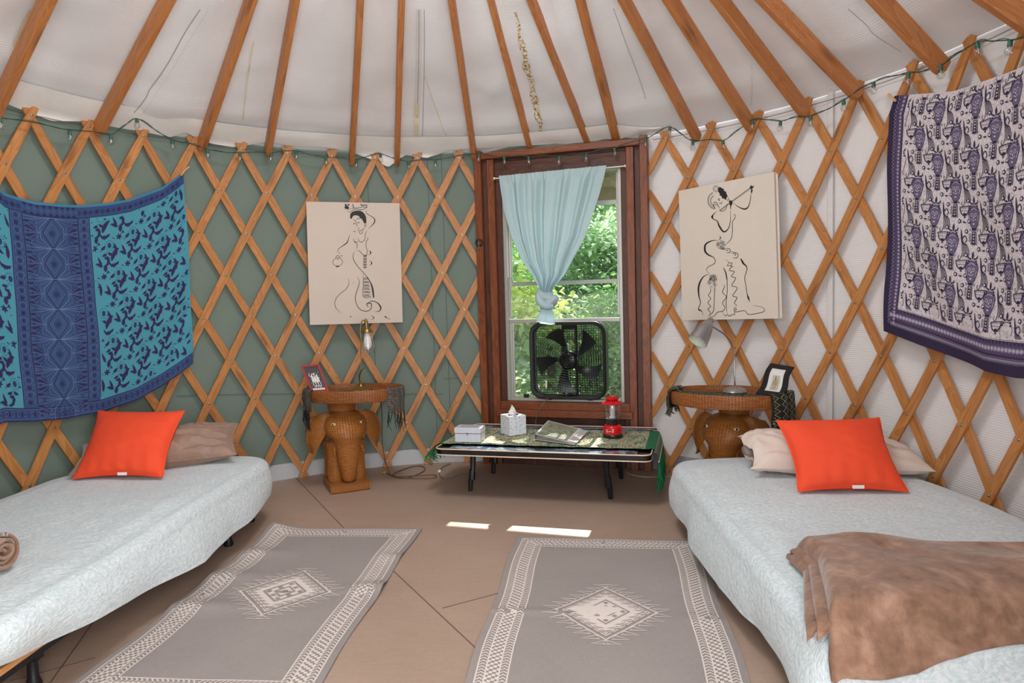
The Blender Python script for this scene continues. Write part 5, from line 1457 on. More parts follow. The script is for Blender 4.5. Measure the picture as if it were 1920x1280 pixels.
# ================================================================== elephant tables of woven rattan
def m_wicker(name, c1, c2, c3, sc=1.0):
    t = NT(name); vec = t.coord('UV')
    br = t.n('ShaderNodeTexBrick'); br.offset = .5; br.inputs['Scale'].default_value = 1.0
    br.inputs['Brick Width'].default_value = .026*sc; br.inputs['Row Height'].default_value = .0062*sc; br.inputs['Mortar Size'].default_value = .0013*sc; br.inputs['Mortar Smooth'].default_value = 1.0
    br.inputs['Color1'].default_value = (*s2l(c1), 1); br.inputs['Color2'].default_value = (*s2l(c3), 1); br.inputs['Mortar'].default_value = (*s2l([v*.6 for v in c1]), 1); t.l(vec, br.inputs['Vector'])
    col = t.mix(t.noise(vec, 9, 3), br.outputs['Color'], s2l(c2)); wv = t.n('ShaderNodeTexWave', wave_type='BANDS', bands_direction='X'); wv.inputs['Scale'].default_value = 22; wv.inputs['Distortion'].default_value = .6; t.l(vec, wv.inputs['Vector']); col = t.mix(t.math('MULTIPLY', t.math('SUBTRACT', 1.0, wv.outputs['Fac']), .45), col, s2l([v*.55 for v in c1])); 
    inv = t.math('SUBTRACT', 1.0, br.outputs['Fac']); t.bump(inv, 1.0, .004)
    return t.set(col, .42)
M_WK = m_wicker('rattan', (172, 98, 36), (192, 116, 48), (214, 142, 68)); M_WKD = m_wicker('reddish rattan', (150, 80, 34), (174, 100, 46), (200, 130, 66))
M_EYE = plain('dark bead', (20, 18, 16), .2); M_EYEW = plain('pale eye rim', (214, 196, 160), .4)
def elephant(P, F, tc, label, a_, b_, mat, long_ax=None):
    F = V((F[0], F[1], 0)).normalized(); S = V((F.y, -F.x, 0)); Z = V((0, 0, 1))       # S: to the elephant's left when seen from the front is +
    P = V(P); R = Matrix((F, -S, Z)).transposed()
    def at(f, s_, z): return P+F*f+S*s_+Z*z
    T = thing('elephant_table', P, label, 'side table')
    uvm = lambda sx, sy: (lambda u, v: (u*sx, v*sy))
    # plinth
    g = MB()
    def pl(u, v):
        k = round(v*5); sx, z = ((1, 0.0), (1.0, .006), (1.0, .042), (.96, .050), (.5, .052), (.0, .052))[k]; a = 2*pi*u
        c_, s_ = cos(a), sin(a); m_ = max(abs(c_), abs(s_)); q = 1/m_ if m_ > 0 else 1; q = q*.93+.07
        return at(.15*sx*c_*q, .122*sx*s_*q, z)
    g.grid(pl, 64, 5, wrapu=True, uvf=lambda u, v: (u*1.1, v*.26)); g.build('plinth', mat, T, smooth=.5)
    # body
    g = MB()
    def body(u, v):
        a = 2*pi*u; t = v; zc = .285; r = sin(pi*min(1, max(0, t)))**.45; f_ = .05-.24*t
        return at(f_, .100*r*cos(a), zc+.125*r*sin(a)*(1+.1*sin(pi*t)))
    g.grid(body, 48, 26, wrapu=True, uvf=uvm(.7, .30)); g.build('body', mat, T)
    for (lf, ls, h, r0) in ((.035, .070, .30, .047), (.035, -.070, .30, .047), (-.115, .068, .28, .045), (-.115, -.068, .28, .045)):
        g = MB(); g.lathe([(0, .052), (r0*.92, .052), (r0*1.02, .064), (r0, .10), (r0*.93, .18), (r0*1.05, h), (0, h+.02)], c=at(lf, ls, 0), n=28, sx=1.0); g.build('leg', mat, T)
    # head, forehead flowing into the trunk
    prof = [(.495, .02, .03, .02), (.490, .045, .055, .04), (.475, .075, .095, .07), (.45, .095, .118, .09), (.415, .110, .130, .102), (.375, .122, .126, .104), (.345, .132, .110, .098), (.325, .142, .088, .086), (.30, .150, .078, .072), (.25, .158, .071, .058),
            (.19, .160, .064, .050), (.13, .156, .050, .042), (.09, .152, .043, .036), (.066, .150, .036, .030), (.056, .150, .018, .016)]
    g = MB(); L = len(prof)-1
    def head(u, v):
        x = v*L; i = min(L-1, int(x)); t = x-i; pr = [prof[i][k]*(1-t)+prof[i+1][k]*t for k in range(4)]
        a = 2*pi*u; c_, s_ = cos(a), sin(a)
        # cheeks pull back towards the body
        return at(pr[1]-.045+pr[3]*s_*(1.0 if s_ > 0 else 1.15)+.0, pr[2]*c_, pr[0])
    g.grid(head, 56, L*3, wrapu=True, uvf=uvm(.62, .52)); g.build('head', mat, T)
    # ears: cupped, leaf-shaped, thick rim
    for s_ in (-1, 1):
        g = MB()
        def ear(u, v, off=0.0):
            si = interp(v, [(0, .082), (.25, .094), (.5, .122), (.75, .158), (1, .196)]); so_ = interp(v, [(0, .186), (.12, .208), (.35, .224), (.6, .228), (.85, .218), (1, .204)])
            sd_ = si+(so_-si)*u; zz = .468+.016*sin(pi*min(1, u*1.1))*(1-v)-(.012*u*u)*(1-v)-.228*v
            ff = .060-.055*u+.030*sin(pi*u)*(1-v*.6)-.02*v+.010*sin(pi*v)+off
            return at(ff, s_*sd_, zz)
        g.grid(ear, 18, 22, uvf=uvm(.16, .24)); g2 = MB(); g2.grid(lambda u, v: ear(u, v, -.010), 18, 22, uvf=uvm(.16, .24)); g.add(g2.v, [q[::-1] for q in g2.f], 0)
        rim = [ear(k/18, 0, -.005) for k in range(19)]+[ear(1, k/22, -.005) for k in range(1, 23)]+[ear(1-k/18, 1, -.005) for k in range(1, 19)]
        g.tube(rim, .0062, 7); g.build('ear', mat, T)
        g = MB(); c = at(.137, s_*.088, .425); nrm_ = (F*.75+S*s_*.66).normalized(); Re = Matrix((nrm_.cross(Z).normalized(), Z, nrm_)).transposed()
        g.lathe([(0, .004), (.010, .003), (.013, -.004)], c=c, R=Re, n=16, sx=1.25, sy=.7, mi=1); g.lathe([(0, .0085), (.004, .0075), (.0065, .003)], c=c, R=Re, n=12, mi=0); g.build('eye', [M_EYE, M_EYEW], T)
        g = MB(); g.tube(catmull([at(.085, s_*.070, .30), at(.125, s_*.085, .262), at(.165, s_*.088, .238)], 6), [.012, .0115, .011, .0105, .010, .0095, .009, .0085, .008, .007, .006, .005, .003], 10); g.build('tusk', mat, T)
    # neck column under the tray
    tcx = V((tc[0], tc[1], 0)); top = .556
    g = MB(); cc = P-F*.035; cc.z = 0
    g.lathe([(.088, .40), (.082, .48), (.088, .52), (.105, top)], c=cc, n=32); g.build('column', mat, T)
    # oval tray with a raised woven rim
    A = (V((long_ax[0], long_ax[1], 0)).normalized() if long_ax else S); Bx = V((-A.y, A.x, 0))
    g = MB(); sec = [(0.0, top), (.93, top), (.985, top+.004), (1.0, top+.012), (1.012, top+.066), (1.008, top+.073), (.992, top+.076), (.976, top+.070), (.962, top+.050), (.93, top+.046), (0.0, top+.046)]
    def tray(u, v):
        k, z = sec[round(v*10)]; an = 2*pi*u; return tcx+A*(a_*k*cos(an))+Bx*(b_*k*sin(an))+Z*z
    acc = [0]
    for p_, q_ in zip(sec, sec[1:]): acc.append(acc[-1]+hypot((p_[0]-q_[0])*a_, p_[1]-q_[1]))
    g.grid(tray, 80, 10, wrapu=True, uvf=lambda u, v: (u*2*pi*(a_+b_)/2, acc[round(v*10)])); g.build('tray', M_WKD, T, smooth=.8)
    return T, tcx, A, Bx, top+.046
TLc = (-.685, 1.69)
eL = elephant((-.77, 1.71, 0), (.41, -.91), TLc, 'rattan elephant table under the drawing on the green wall', .305, .20, M_WK, (1, .0, 0))
TRc = (1.465, 1.10)
eR = elephant((1.52, 1.23, 0), (-.66, -.75), TRc, 'rattan elephant table behind the right bed, its lower half hidden', .315, .215, M_WK, (.89, -.42, 0))

# ---- scarves over the trays
def scarf_mat(name, ca, cb, sc):
    t = NT(name); vec = t.coord('UV')
    w1 = t.n('ShaderNodeTexVoronoi', feature='DISTANCE_TO_EDGE'); w1.inputs['Scale'].default_value = sc; t.l(vec, w1.inputs['Vector'])
    ck = t.n('ShaderNodeTexWave', wave_type='BANDS', bands_direction='DIAGONAL'); ck.inputs['Scale'].default_value = sc*.7; ck.inputs['Distortion'].default_value = 3; ck.inputs['Detail'].default_value = 2; t.l(vec, ck.inputs['Vector'])
    f = t.math('MAXIMUM', t.ramp(w1.outputs['Distance'], [(.0, (1, 1, 1)), (.09, (0, 0, 0))]), t.ramp(ck.outputs['Fac'], [(.78, (0, 0, 0)), (.86, (1, 1, 1))]))
    col = t.mix(f, s2l(ca), s2l(cb)); t.bump(t.noise(vec, 300, 2), .3, .002); return t.set(col, .85)
M_SC1 = scarf_mat('black and grey scarf weave', (30, 28, 26), (112, 104, 94), 75)
M_SC2 = scarf_mat('black weave', (26, 26, 22), (58, 54, 44), 30)
M_FRBLK = plain('black fringe', (22, 21, 20), .9)
def scarf(T5, label, mats, w, ends, hang, bunch, fringe, seed, offs=0.0):
    T, c, A, B, zf = T5; a_ = hang['a']
    top = zf+.030+.004
    P = [];  # centre line in (s along A, z), cross position along B
    L0, L1 = hang['left'], hang['right']
    path = [(-a_-.012, top-L0), (-a_-.016, top-L0*.5), (-a_-.012, top-.012), (-a_+.002, top+.003), (-a_+.020, top-.005), (-a_+.036, zf+.008), (-a_+.08, zf+.004), (0, zf+.004), (a_-.08, zf+.004), (a_-.036, zf+.008), (a_-.020, top-.005), (a_-.002, top+.003), (a_+.012, top-.012), (a_+.016, top-L1*.5), (a_+.012, top-L1)]
    cm = catmull([V((x, z, 0)) for x, z in path], 6); n_ = len(cm)-1
    acc = [0]
    for p, q in zip(cm, cm[1:]): acc.append(acc[-1]+(q-p).length)
    def surf(x, y):     # x along (m), y across -w/2..w/2
        i = 0
        while i < n_-1 and acc[i+1] < x: i += 1
        t = min(1, max(0, (x-acc[i])/max(1e-6, acc[i+1]-acc[i]))); p = cm[i].lerp(cm[i+1], t)
        e = min(1, abs(p.x)/a_); yo = offs(p.x/a_) if callable(offs) else offs; yy = y*(1-bunch*smooth01((e-.6)/.4))
        # the rim is oval: pull the turn in to where the rim is at this cross position
        k = sqrt(max(.05, 1-((yy+yo)/(hang['b']+.01))**2)); sx = p.x*(k if abs(p.x) > a_-.1 else 1)
        wob = .008*noise.noise(V((x*12, y*22, seed)))+ (.012*bunch*sin(y*130+seed) if e > .8 else 0)
        return c+A*(sx+ (wob if p.y < zf+.04 and e > .9 else 0))+B*(yy+yo)+V((0, 0, p.y+(abs(wob)*.6 if e < .9 else 0)))
    g = MB(); Lt = acc[-1]; g.grid(lambda u, v: surf(u*Lt, (v-.5)*w), 150, 22, uvf=lambda u, v: (u*Lt, v*w))
    o = g.build('scarf', mats); tag(o, label, 'scarf')
    rnd = random.Random(seed)
    for xe in (0.0, Lt):
        f = MB()
        for k in range(int(w/.008*fringe)):
            y = (rnd.random()-.5)*w; p = surf(xe, y); ln = hang['fr']*(.6+.6*rnd.random())
            f.tube([p+V((0, 0, .004)), p+V((rnd.uniform(-.01, .01), rnd.uniform(-.01, .01), -ln*.5)), p+V((rnd.uniform(-.02, .02), rnd.uniform(-.015, .015), -ln))], [.0022, .0026, .0012], 5)
        f.build('fringe', hang['fm'], o)
    return surf, Lt
scarf(eL, 'black and grey patterned scarf draped across the tray on the green wall side', M_SC1, .15, None, dict(a=.305, b=.20, left=.13, right=.15, fr=.11, fm=M_FRBLK), .25, 1.0, 2, offs=lambda e: -.085*abs(e))
M_OLV = plain('olive motif', (150, 146, 112), .85); M_DKS = plain('black green cloth', (26, 27, 20), .85, noisy=.2, scale=200)
g_hang = dict(a=.315, b=.215, left=.12, right=.20, fr=.03, fm=plain('dark olive fringe', (70, 68, 44), .9))
surfR, LR_ = scarf(eR, 'black runner with olive lozenge pattern draped across the tray behind the right bed', M_DKS, .20, None, g_hang, .0, 1.3, 4, offs=lambda e: (-.06 if e > 0 else .0)*abs(e))
so = [o for o in COL.objects if o.name.startswith('scarf')][-1]
pm = MB(); polys = []
for i in range(0, 40):
    for j in range(5):
        x = .004+i*.033; y = -.092+j*.046
        if x > LR_-.02: continue
        polys += stroke2([(x, y), (x+.0165, y-.018), (x+.033, y), (x+.0165, y+.018)], .0035, True) if (i//4) % 2 == 0 else ringp(x+.012, y, .013, .0032, 9)+[circ(x+.012, y, .005, .005, 6)]
        polys.append([(x+.012, y-.004), (x+.0165, y), (x+.021, y+.004), (x+.0165, y+.004)])
polys = [P_ for P_ in polys if all(0 < x < LR_ and -.098 < y < .098 for x, y in P_)]
def sr(x, y, off):
    p = surfR(x, y); e = .002; n_ = (surfR(min(LR_, x+e), y)-surfR(max(0, x-e), y)).cross(surfR(x, y+e)-surfR(x, y-e))
    if n_.length > 0: n_.normalize()
    if n_.z < -.2: n_ = -n_
    if abs(n_.z) <= .35:
        out_ = p-eR[1]; out_.z = 0
        if n_.dot(out_) < 0: n_ = -n_
    return p+n_*off
decal(pm, sr, polys, 0, .0022, .02); pm.build('printed_pattern', M_OLV, so, smooth=False)

# ================================================================== lamps and picture frames on the trays
M_BRASS = plain('aged brass', (150, 122, 68), .32, .9, .12); M_SIL = plain('brushed silver', (168, 166, 168), .32, .8, .05); M_SHIN = plain('pale green lamp inside', (208, 216, 196), .5)
M_BULBW = plain('frosted white bulb', (236, 234, 230), .35)
zf = eL[4]+.006
Lb = onz(677, 732, zf); Lb.z = zf
T = thing('table_lamp', Lb, 'antique brass lamp with a clear glass shade on the left elephant table', 'lamp')
yL = Lb.y
g = MB(); g.lathe([(0, 0), (.074, 0), (.076, .004), (.066, .010), (.045, .016), (.026, .022), (.014, .032), (.009, .045), (0, .05)], c=Lb, n=48, fn=lambda x, y, z, a, j: (x*(1+.03*cos(12*a)), y*(1+.03*cos(12*a)), z)); g.build('base', M_BRASS, T)
g = MB(); st = [ony(px, py, yL) for px, py in ((677, 722), (677, 700), (677, 670), (677.5, 640), (675.5, 622), (677, 606), (682, 600), (687, 604))]
g.tube(catmull(st, 8), .0038, 8); g.build('stem', M_BRASS, T)
g = MB(); pts_ = [ony(px, py, yL-.008) for px, py in ((677, 724), (674, 712), (674, 703), (678, 694), (684, 689), (686, 691))]; g.tube(catmull(pts_, 6), [.0025+.0085*sin(pi*min(1, k/24)) *(1 if k < 26 else .3) for k in range(31)], 8, flat=.45); g.build('leaf_ornament', M_BRASS, T)
top_ = ony(686, 597, yL); bt = ony(691, 664, yL); axd = (bt-top_).normalized(); Rl = frame(V((0, 1, 0)), -axd); 
xa = axd.cross(V((0, 1, 0))).normalized(); ya = (-axd).cross(xa).normalized(); Rl = Matrix((xa, ya, -axd)).transposed(); Hh = (bt-top_).length
g = MB(); g.lathe([(0, 0), (.006, -.004), (.012, -.022), (.013, -.034), (.009, -.046), (.012, -.052), (.024, -.064), (.034, -.078), (.036, -.088), (.032, -.09), (.030, -.084), (0, -.07)], c=top_, R=Rl, n=28); g.build('socket_cap', M_BRASS, T)
g = MB(); g.lathe([(.032, -.086), (.037, -.11), (.044, -.15), (.050, -.185), (.050, -.20), (.047, -.214)], c=top_, R=Rl, n=40, fn=lambda x, y, z, a, j: (x*(1+.02*cos(14*a)*(j > 1)), y*(1+.02*cos(14*a)*(j > 1)), z)); g.build('glass_shade', M_BULB, T)
g = MB(); g.lathe([(0, -.085), (.014, -.09), (.022, -.12), (.026, -.155), (.024, -.175), (.013, -.19), (0, -.195)], c=top_, R=Rl, n=24); g.build('light_bulb', M_BULBW, T)

zf2 = eR[4]+.008; Rb = onz(1378, 735, zf2); Rb.z = zf2; yR = Rb.y
T = thing('desk_lamp', Rb, 'silver gooseneck desk lamp on the elephant table by the right bed', 'lamp')
g = MB(); g.lathe([(0, 0), (.064, 0), (.066, .005), (.058, .016), (.040, .026), (.018, .031), (.008, .034), (0, .034)], c=Rb, n=40); g.build('base', M_SIL, T)
g = MB(); g.tube(catmull([ony(px, py, yR-dy) for px, py, dy in ((1378, 724, 0), (1377, 700, 0), (1376, 668, .0), (1372, 645, .01), (1360, 628, .03), (1347, 619, .04), (1336, 612, .05))], 8), .0042, 10); g.build('gooseneck', plain('chrome', (190, 186, 182), .15, 1.0), T)
apex = ony(1334, 597, yR-.05); mouth = ony(1308, 640, yR-.10); axd = (mouth-apex).normalized(); xa = axd.cross(V((0, 1, 0))).normalized(); ya = (-axd).cross(xa).normalized(); Rl = Matrix((xa, ya, -axd)).transposed(); Hs = (mouth-apex).length
k = Hs/.142
g = MB(); g.lathe([(0, .002), (.013, .0), (.018, -.010*k), (.022, -.028*k), (.026, -.030*k), (.038, -.058*k), (.046, -.09*k), (.052, -.130*k), (.054, -.142*k)], c=apex, R=Rl, n=40); g.lathe([(.0525, -.142*k), (.049, -.125*k), (.036, -.062*k), (0, -.05*k)], c=apex, R=Rl, n=40, mi=1); g.build('lamp_shade', [M_SIL, M_SHIN], T)
g = MB(); g.lathe([(0, -.055*k), (.010, -.07*k), (.020, -.10*k), (.018, -.118*k), (0, -.128*k)], c=apex, R=Rl, n=20); g.build('light_bulb', M_BULBW, T)
g = MB(); 
for q in (-1, 1): g.lathe([(0, .002), (.0028, .001), (.003, -.001)], c=apex+xa*.0+ya*(.017*-1)*1+xa*(.008*q)-axd*(-.018), R=Matrix((xa, axd, ya)).transposed(), n=8)
g.build('vent_hole', M_BLACK, T)

def frame_pic(C4, depth, border, fmat, label, matw, art, wave=0.0, standz=0):
    TL_, TR_, BR_, BL_ = C4; nr = ((TR_-TL_).cross(BL_-TL_)).normalized()
    if nr.dot(CAM-TL_) < 0: nr = -nr
    ex, ey = (TR_-TL_), (BL_-TL_); W_, H_ = ex.length, ey.length
    def at(x, y, off=0.0):
        u, v = x/W_, y/H_; sh = wave*sin(2*pi*v)*1.0
        return TL_*((1-u)*(1-v))+TR_*(u*(1-v))+BR_*(u*v)+BL_*((1-u)*v)+nr*(off+sh)+ex.normalized()*(-wave*.8*sin(2*pi*v))
    T = thing('picture_frame', (BL_+BR_)/2, label, 'picture frame')
    b = border; g = MB()
    def quad(x0, x1, y0, y1, o0, o1):
        nv = 10
        for s_ in (0, 1):
            off = (o0, o1)[s_]; g.grid(lambda u, v: at(x0+(x1-x0)*u, y0+(y1-y0)*v, off), 1, nv)
        for xx in (x0, x1): g.grid(lambda u, v: at(xx, y0+(y1-y0)*v, o0+(o1-o0)*u), 1, nv)
        for yy in (y0, y1): g.grid(lambda u, v: at(x0+(x1-x0)*u, yy, o0+(o1-o0)*v), 1, 1)
    quad(0, b, 0, H_, -depth, 0.003); quad(W_-b, W_, 0, H_, -depth, 0.003); quad(b, W_-b, 0, b, -depth, .003); quad(b, W_-b, H_-b, H_, -depth, .003)
    g.build('frame', fmat, T, smooth=False)
    g = MB(); g.grid(lambda u, v: at(b*.9+(W_-1.8*b)*u, b*.9+(H_-1.8*b)*v, -.002), 6, 10); g.build('picture', matw, T, smooth=False)
    m = MB(); art(m, at, W_, H_, b); m.build('printed_figure', [plain(label[:8]+' print', (222, 214, 206) if border < .015 else (196, 184, 160), .6), M_BLACK], T, smooth=False)
    g = MB(); p0 = at(W_*.5, H_*.3, -depth); p1 = at(W_*.5, H_, -depth)-nr*.06; p1.z = BL_.z+.002; sd_ = ex.normalized()*.02
    g.add([p0-sd_, p0+sd_, p1+sd_, p1-sd_], [(0, 1, 2, 3), (3, 2, 1, 0)]); g.build('easel_back', M_BLACK, T, smooth=False)
    return T
M_REDW = plain('red lacquer', (160, 14, 14), .35)
def lean(px4, y0, dy, z0):
    """bottom corners on the tray at z0, top corners leaning back by dy"""
    (tl, tr, br, bl_) = px4; BR_ = onz(*br, z0); BL_ = onz(*bl_, z0)
    return [ony(*tl, BL_.y+dy), ony(*tr, BR_.y+dy), BR_, BL_]
def artL(m, at, W_, H_, b):
    P = []; rnd = random.Random(5)
    for cx_ in (.36, .50, .64):
        x = W_*cx_; 
        P += [circ(x, H_*(.34 if cx_ == .5 else .40), W_*.05, W_*.06, 8), [(x-W_*.05, H_*.42), (x+W_*.05, H_*.44), (x+W_*.08, H_*.62), (x-W_*.07, H_*.62)]]
        P += stroke2([(x-W_*.03, H_*.62), (x-W_*.07, H_*.72), (x, H_*.80)], W_*.035)+stroke2([(x+W_*.03, H_*.6), (x+W_*.08, H_*.7), (x+W_*.03, H_*.82)], W_*.035)+stroke2([(x, H_*.46), (x-W_*.12, H_*.40), (x-W_*.10, H_*.30)], W_*.03)+stroke2([(x, H_*.46), (x+W_*.12, H_*.50)], W_*.03)
    P.append([(b*1.4, H_-b*1.3-H_*.07), (W_-b*1.4, H_-b*1.3-H_*.07), (W_-b*1.4, H_-b*1.3), (b*1.4, H_-b*1.3)])
    for k in range(30): P.append(circ(W_*rnd.uniform(.2, .8), H_*rnd.uniform(.25, .85), W_*.012, W_*.02, 5))
    decal(m, lambda x, y, o: at(x, y, o), P, 0, .0012, 1)
frame_pic(lean(((564, 686), (598, 682), (617, 734), (584, 736)), 0, .05, zf), .012, .012, M_REDW, 'small red framed dark print on the left elephant table', plain('dark print', (52, 44, 50), .4, noisy=.5, scale=160), artL)
def artR(m, at, W_, H_, b):
    m.grid(lambda u, v: at(W_*(.36+.30*u), H_*(.36+.42*v), .0006), 2, 2, 0)
    P = []; cx_ = W_*.51
    for k in range(7): y = H_*(.42+.048*k); w_ = W_*(.02+.012*k if k < 4 else .055-.004*(k-4)); P += stroke2([(cx_-w_, y+.002), (cx_, y-.002), (cx_+w_, y+.002)], .0016)
    P += stroke2([(cx_, H_*.40), (cx_-W_*.02, H_*.46)], .003)+stroke2([(cx_+W_*.09, H_*.47), (cx_+W_*.08, H_*.66)], .0016)+stroke2([(cx_-W_*.07, H_*.52), (cx_-W_*.09, H_*.68), (cx_-W_*.02, H_*.70)], .0018)
    P += [circ(cx_, H_*.50, W_*.022, W_*.026, 8)]+ringp(cx_, H_*.60, W_*.05, .0016, 10)+stroke2([(cx_-W_*.03, H_*.66), (cx_-W_*.04, H_*.75), (cx_-W_*.07, H_*.755)], .002)+stroke2([(cx_+W_*.03, H_*.66), (cx_+W_*.035, H_*.75), (cx_+W_*.06, H_*.755)], .002)+ringp(cx_-W_*.03, H_*.67, W_*.025, .0015, 8)+ringp(cx_+W_*.035, H_*.66, W_*.025, .0015, 8)
    decal(m, lambda x, y, o: at(x, y, o), P, 1, .0016, 1)
frame_pic(lean(((1446, 681), (1489, 688), (1466, 744), (1417, 738)), 0, .07, zf2), .006, .030, M_BLACK, 'wavy black frame with a small ink figure on the right elephant table', M_WHITE, artR, wave=.006)
# ================================================================== low black folding table
TA = -0.262; tX = V((cos(TA), sin(TA), 0)); tY = V((-sin(TA), cos(TA), 0)); TC = V((.532, 1.575, 0)); TW_, TD_ = 1.235, .775; ZT = .303
def tb(x, y, z): return TC+tX*x+tY*y+V((0, 0, z))
tab = thing('coffee_table', TC, 'low black lacquered folding table with cream edge lines under the window', 'coffee table')
M_LAC = plain('black lacquer', (20, 18, 18), .12, Coat_Weight=.6)
M_CRL = plain('cream edging', (222, 200, 178), .4)
def m_inlay():
    t = NT('mother of pearl inlay'); vec = t.coord('Object', (30, 30, 30)); vo = t.n('ShaderNodeTexVoronoi'); vo.inputs['Scale'].default_value = 3.0; t.l(vec, vo.inputs['Vector'])
    f = t.noise(t.coord('Object'), 7, 4); col = t.ramp(f, [(.36, s2l((30, 34, 50))), (.46, s2l((70, 96, 140))), (.54, s2l((176, 192, 206))), (.62, s2l((60, 84, 120))), (.7, s2l((120, 90, 110)))])
    col = t.mix(t.math('MULTIPLY', vo.outputs['Distance'], .5), col, s2l((30, 36, 60))); return t.set(col, .12, Coat_Weight=.6)
def rr2(w, d, r, n=8):
    pts = []
    for cx_, cy_, a0_ in ((w/2-r, d/2-r, 0), (-w/2+r, d/2-r, pi/2), (-w/2+r, -d/2+r, pi), (w/2-r, -d/2+r, 1.5*pi)):
        for k in range(n+1): a = a0_+pi/2*k/n; pts.append((cx_+r*cos(a), cy_+r*sin(a)))
    return pts
ot = rr2(TW_, TD_, .045); n_ = len(ot)
def slab(inset, z): return [tb(*p, z) for p in rr2(TW_-2*inset, TD_-2*inset, max(.012, .045-inset))]
g = MB(); rings = [slab(.012, ZT-.034), slab(0, ZT-.034), slab(0, ZT-.002), slab(.006, ZT-.002), slab(.008, ZT-.006)]
g.grid(lambda u, v: rings[round(v*4)][round(u*n_) % n_], n_, 4, wrapu=True); g.poly(rings[4]); g.poly(rings[0][::-1]); g.build('table_top', M_LAC, tab, smooth=.4)
for z in (ZT-.002, ZT-.036):
    g = MB(); g.tube([tb(*p, z) for p in rr2(TW_-.002, TD_-.002, .045)], .0038, 8, closed=True); g.build('edge_line', M_CRL, tab)
g = MB()
for y0, y1 in ((-TD_/2+.035, -TD_/2+.115), (TD_/2-.115, TD_/2-.035)): g.grid(lambda u, v: tb(-.54+1.08*u, y0+(y1-y0)*v+.010*noise.noise(V((u*20, v*3, y0))), ZT-.0045), 60, 4)
g.build('inlay', m_inlay(), tab, smooth=False)
legpx = [((882, 920), (-.50, -.20)), ((1145, 935), (.36, -.20)), ((925, 887), (-.48, .22)), ((1165, 897), (.38, .22))]
for q, (tx_, ty_) in legpx:
    b = onz(*q, 0.0); loc = b-TC; tx_ = loc.dot(tX); ty_ = loc.dot(tY); s_ = 1 if tx_ > 0 else -1
    g = MB(); P = [tb(tx_, ty_, 0), tb(tx_-.004*s_, ty_, .07), tb(tx_-.012*s_, ty_, .075), tb(tx_-.016*s_, ty_, .13), tb(tx_-.020*s_, ty_, .135), tb(tx_-.026*s_, ty_, ZT-.036)]
    g.tube(P, [.013, .016, .021, .019, .016, .020], 8, flat=1.0); g.build('leg', M_BLACK, tab, smooth=.5)
g = MB()
for s_ in (-1, 1): g.tube([tb(.33*s_, -.22, ZT-.06), tb(.33*s_, .22, ZT-.06)], .008, 6)
g.tube([tb(-.30, 0, .26), tb(.28, 0, .26)], .008, 6); g.build('stretcher', M_BLACK, tab)

# ---- runner
def m_runner():
    t = NT('green and cream runner'); uv = t.n('ShaderNodeTexCoord').outputs['UV']; sp = t.n('ShaderNodeSeparateXYZ'); t.l(uv, sp.inputs[0])
    nb = t.noise(t.coord('UV', (26, 8, 1)), 1, 3, .6); base = t.ramp(nb, [(.36, s2l((44, 96, 84))), (.46, s2l((120, 134, 104))), (.54, s2l((190, 184, 144))), (.64, s2l((136, 88, 84)))])
    ch = t.n('ShaderNodeTexChecker'); ch.inputs['Scale'].default_value = 1; ch.inputs['Color1'].default_value = (1, 1, 1, 1); ch.inputs['Color2'].default_value = (0, 0, 0, 1); t.l(t.coord('UV', (62, 46, 1)), ch.inputs['Vector'])
    col = t.mix(t.math('MULTIPLY', ch.outputs['Fac'], .55), base, s2l((38, 78, 66)))
    w = t.noise(t.coord('UV', (140, 60, 1)), 1, 2); col = t.mix(t.ramp(w, [(.56, (0, 0, 0)), (.60, (1, 1, 1))]), col, s2l((214, 208, 176)))
    t.bump(w, .5, .002); return t.set(col, .8)
M_RUN = m_runner(); M_GRN = plain('green band', (16, 104, 66), .8); M_GRS = painted_fabric('green striped end', (120, 150, 124), .5, 20, .3, 60)
Lr_ = 1.235; WR_ = .50
rp = [V((x, z, 0)) for x, z in ((-.70, ZT-.055), (-.665, ZT-.02), (-.635, ZT+.002), (-.61, ZT+.006), (-.55, ZT+.003), (0, ZT+.002), (.55, ZT+.003), (.605, ZT+.006), (.632, ZT+.000), (.645, ZT-.03), (.652, ZT-.07))]
rc_ = catmull(rp, 8); ra = [0]
for p, q in zip(rc_, rc_[1:]): ra.append(ra[-1]+(q-p).length)
def runs(x, y):
    i = 0
    while i < len(rc_)-2 and ra[i+1] < x: i += 1
    t = min(1, max(0, (x-ra[i])/(ra[i+1]-ra[i]))); p = rc_[i].lerp(rc_[i+1], t)
    yy = y+ (.012*sin(x*60+1) if abs(y) > WR_/2-.03 else 0)*.35 - .01 - (.03 if p.x < -.5 else 0)*(abs(p.x)-.5)*6
    return tb(p.x, yy, p.y+.0015*(1+noise.noise(V((x*14, y*14, 0)))))
g = MB(); RL = ra[-1]
def rm(u, v):
    x = u*RL
    if x < .05 or x > RL-.07: return 2
    if x < .12 or x > RL-.145: return 1
    if v < .014 or v > .986: return 1
    return 0
g.grid(lambda u, v: runs(u*RL, (v-.5)*WR_), 160, 72, uvf=lambda u, v: (u*RL, v*WR_), mat=rm)
run = g.build('table_runner', [M_RUN, M_GRN, M_GRS]); tag(run, 'green and cream woven runner with green ends across the low table', 'table runner')
M_GFR = plain('green fringe', (10, 112, 66), .8); g = MB(); rnd = random.Random(11)
for k in range(150):
    y = (rnd.random()-.5)*WR_*.98; p = runs(RL, y); ln = rnd.uniform(.10, .19); g.tube([p, p+V((rnd.uniform(-.012, .014), rnd.uniform(-.012, .012), -ln*.5)), p+V((rnd.uniform(-.02, .02), rnd.uniform(-.02, .02), -min(ln, p.z-.01)))], [.0028, .0032, .0018], 5)
g.build('fringe', M_GFR, run); g = MB()
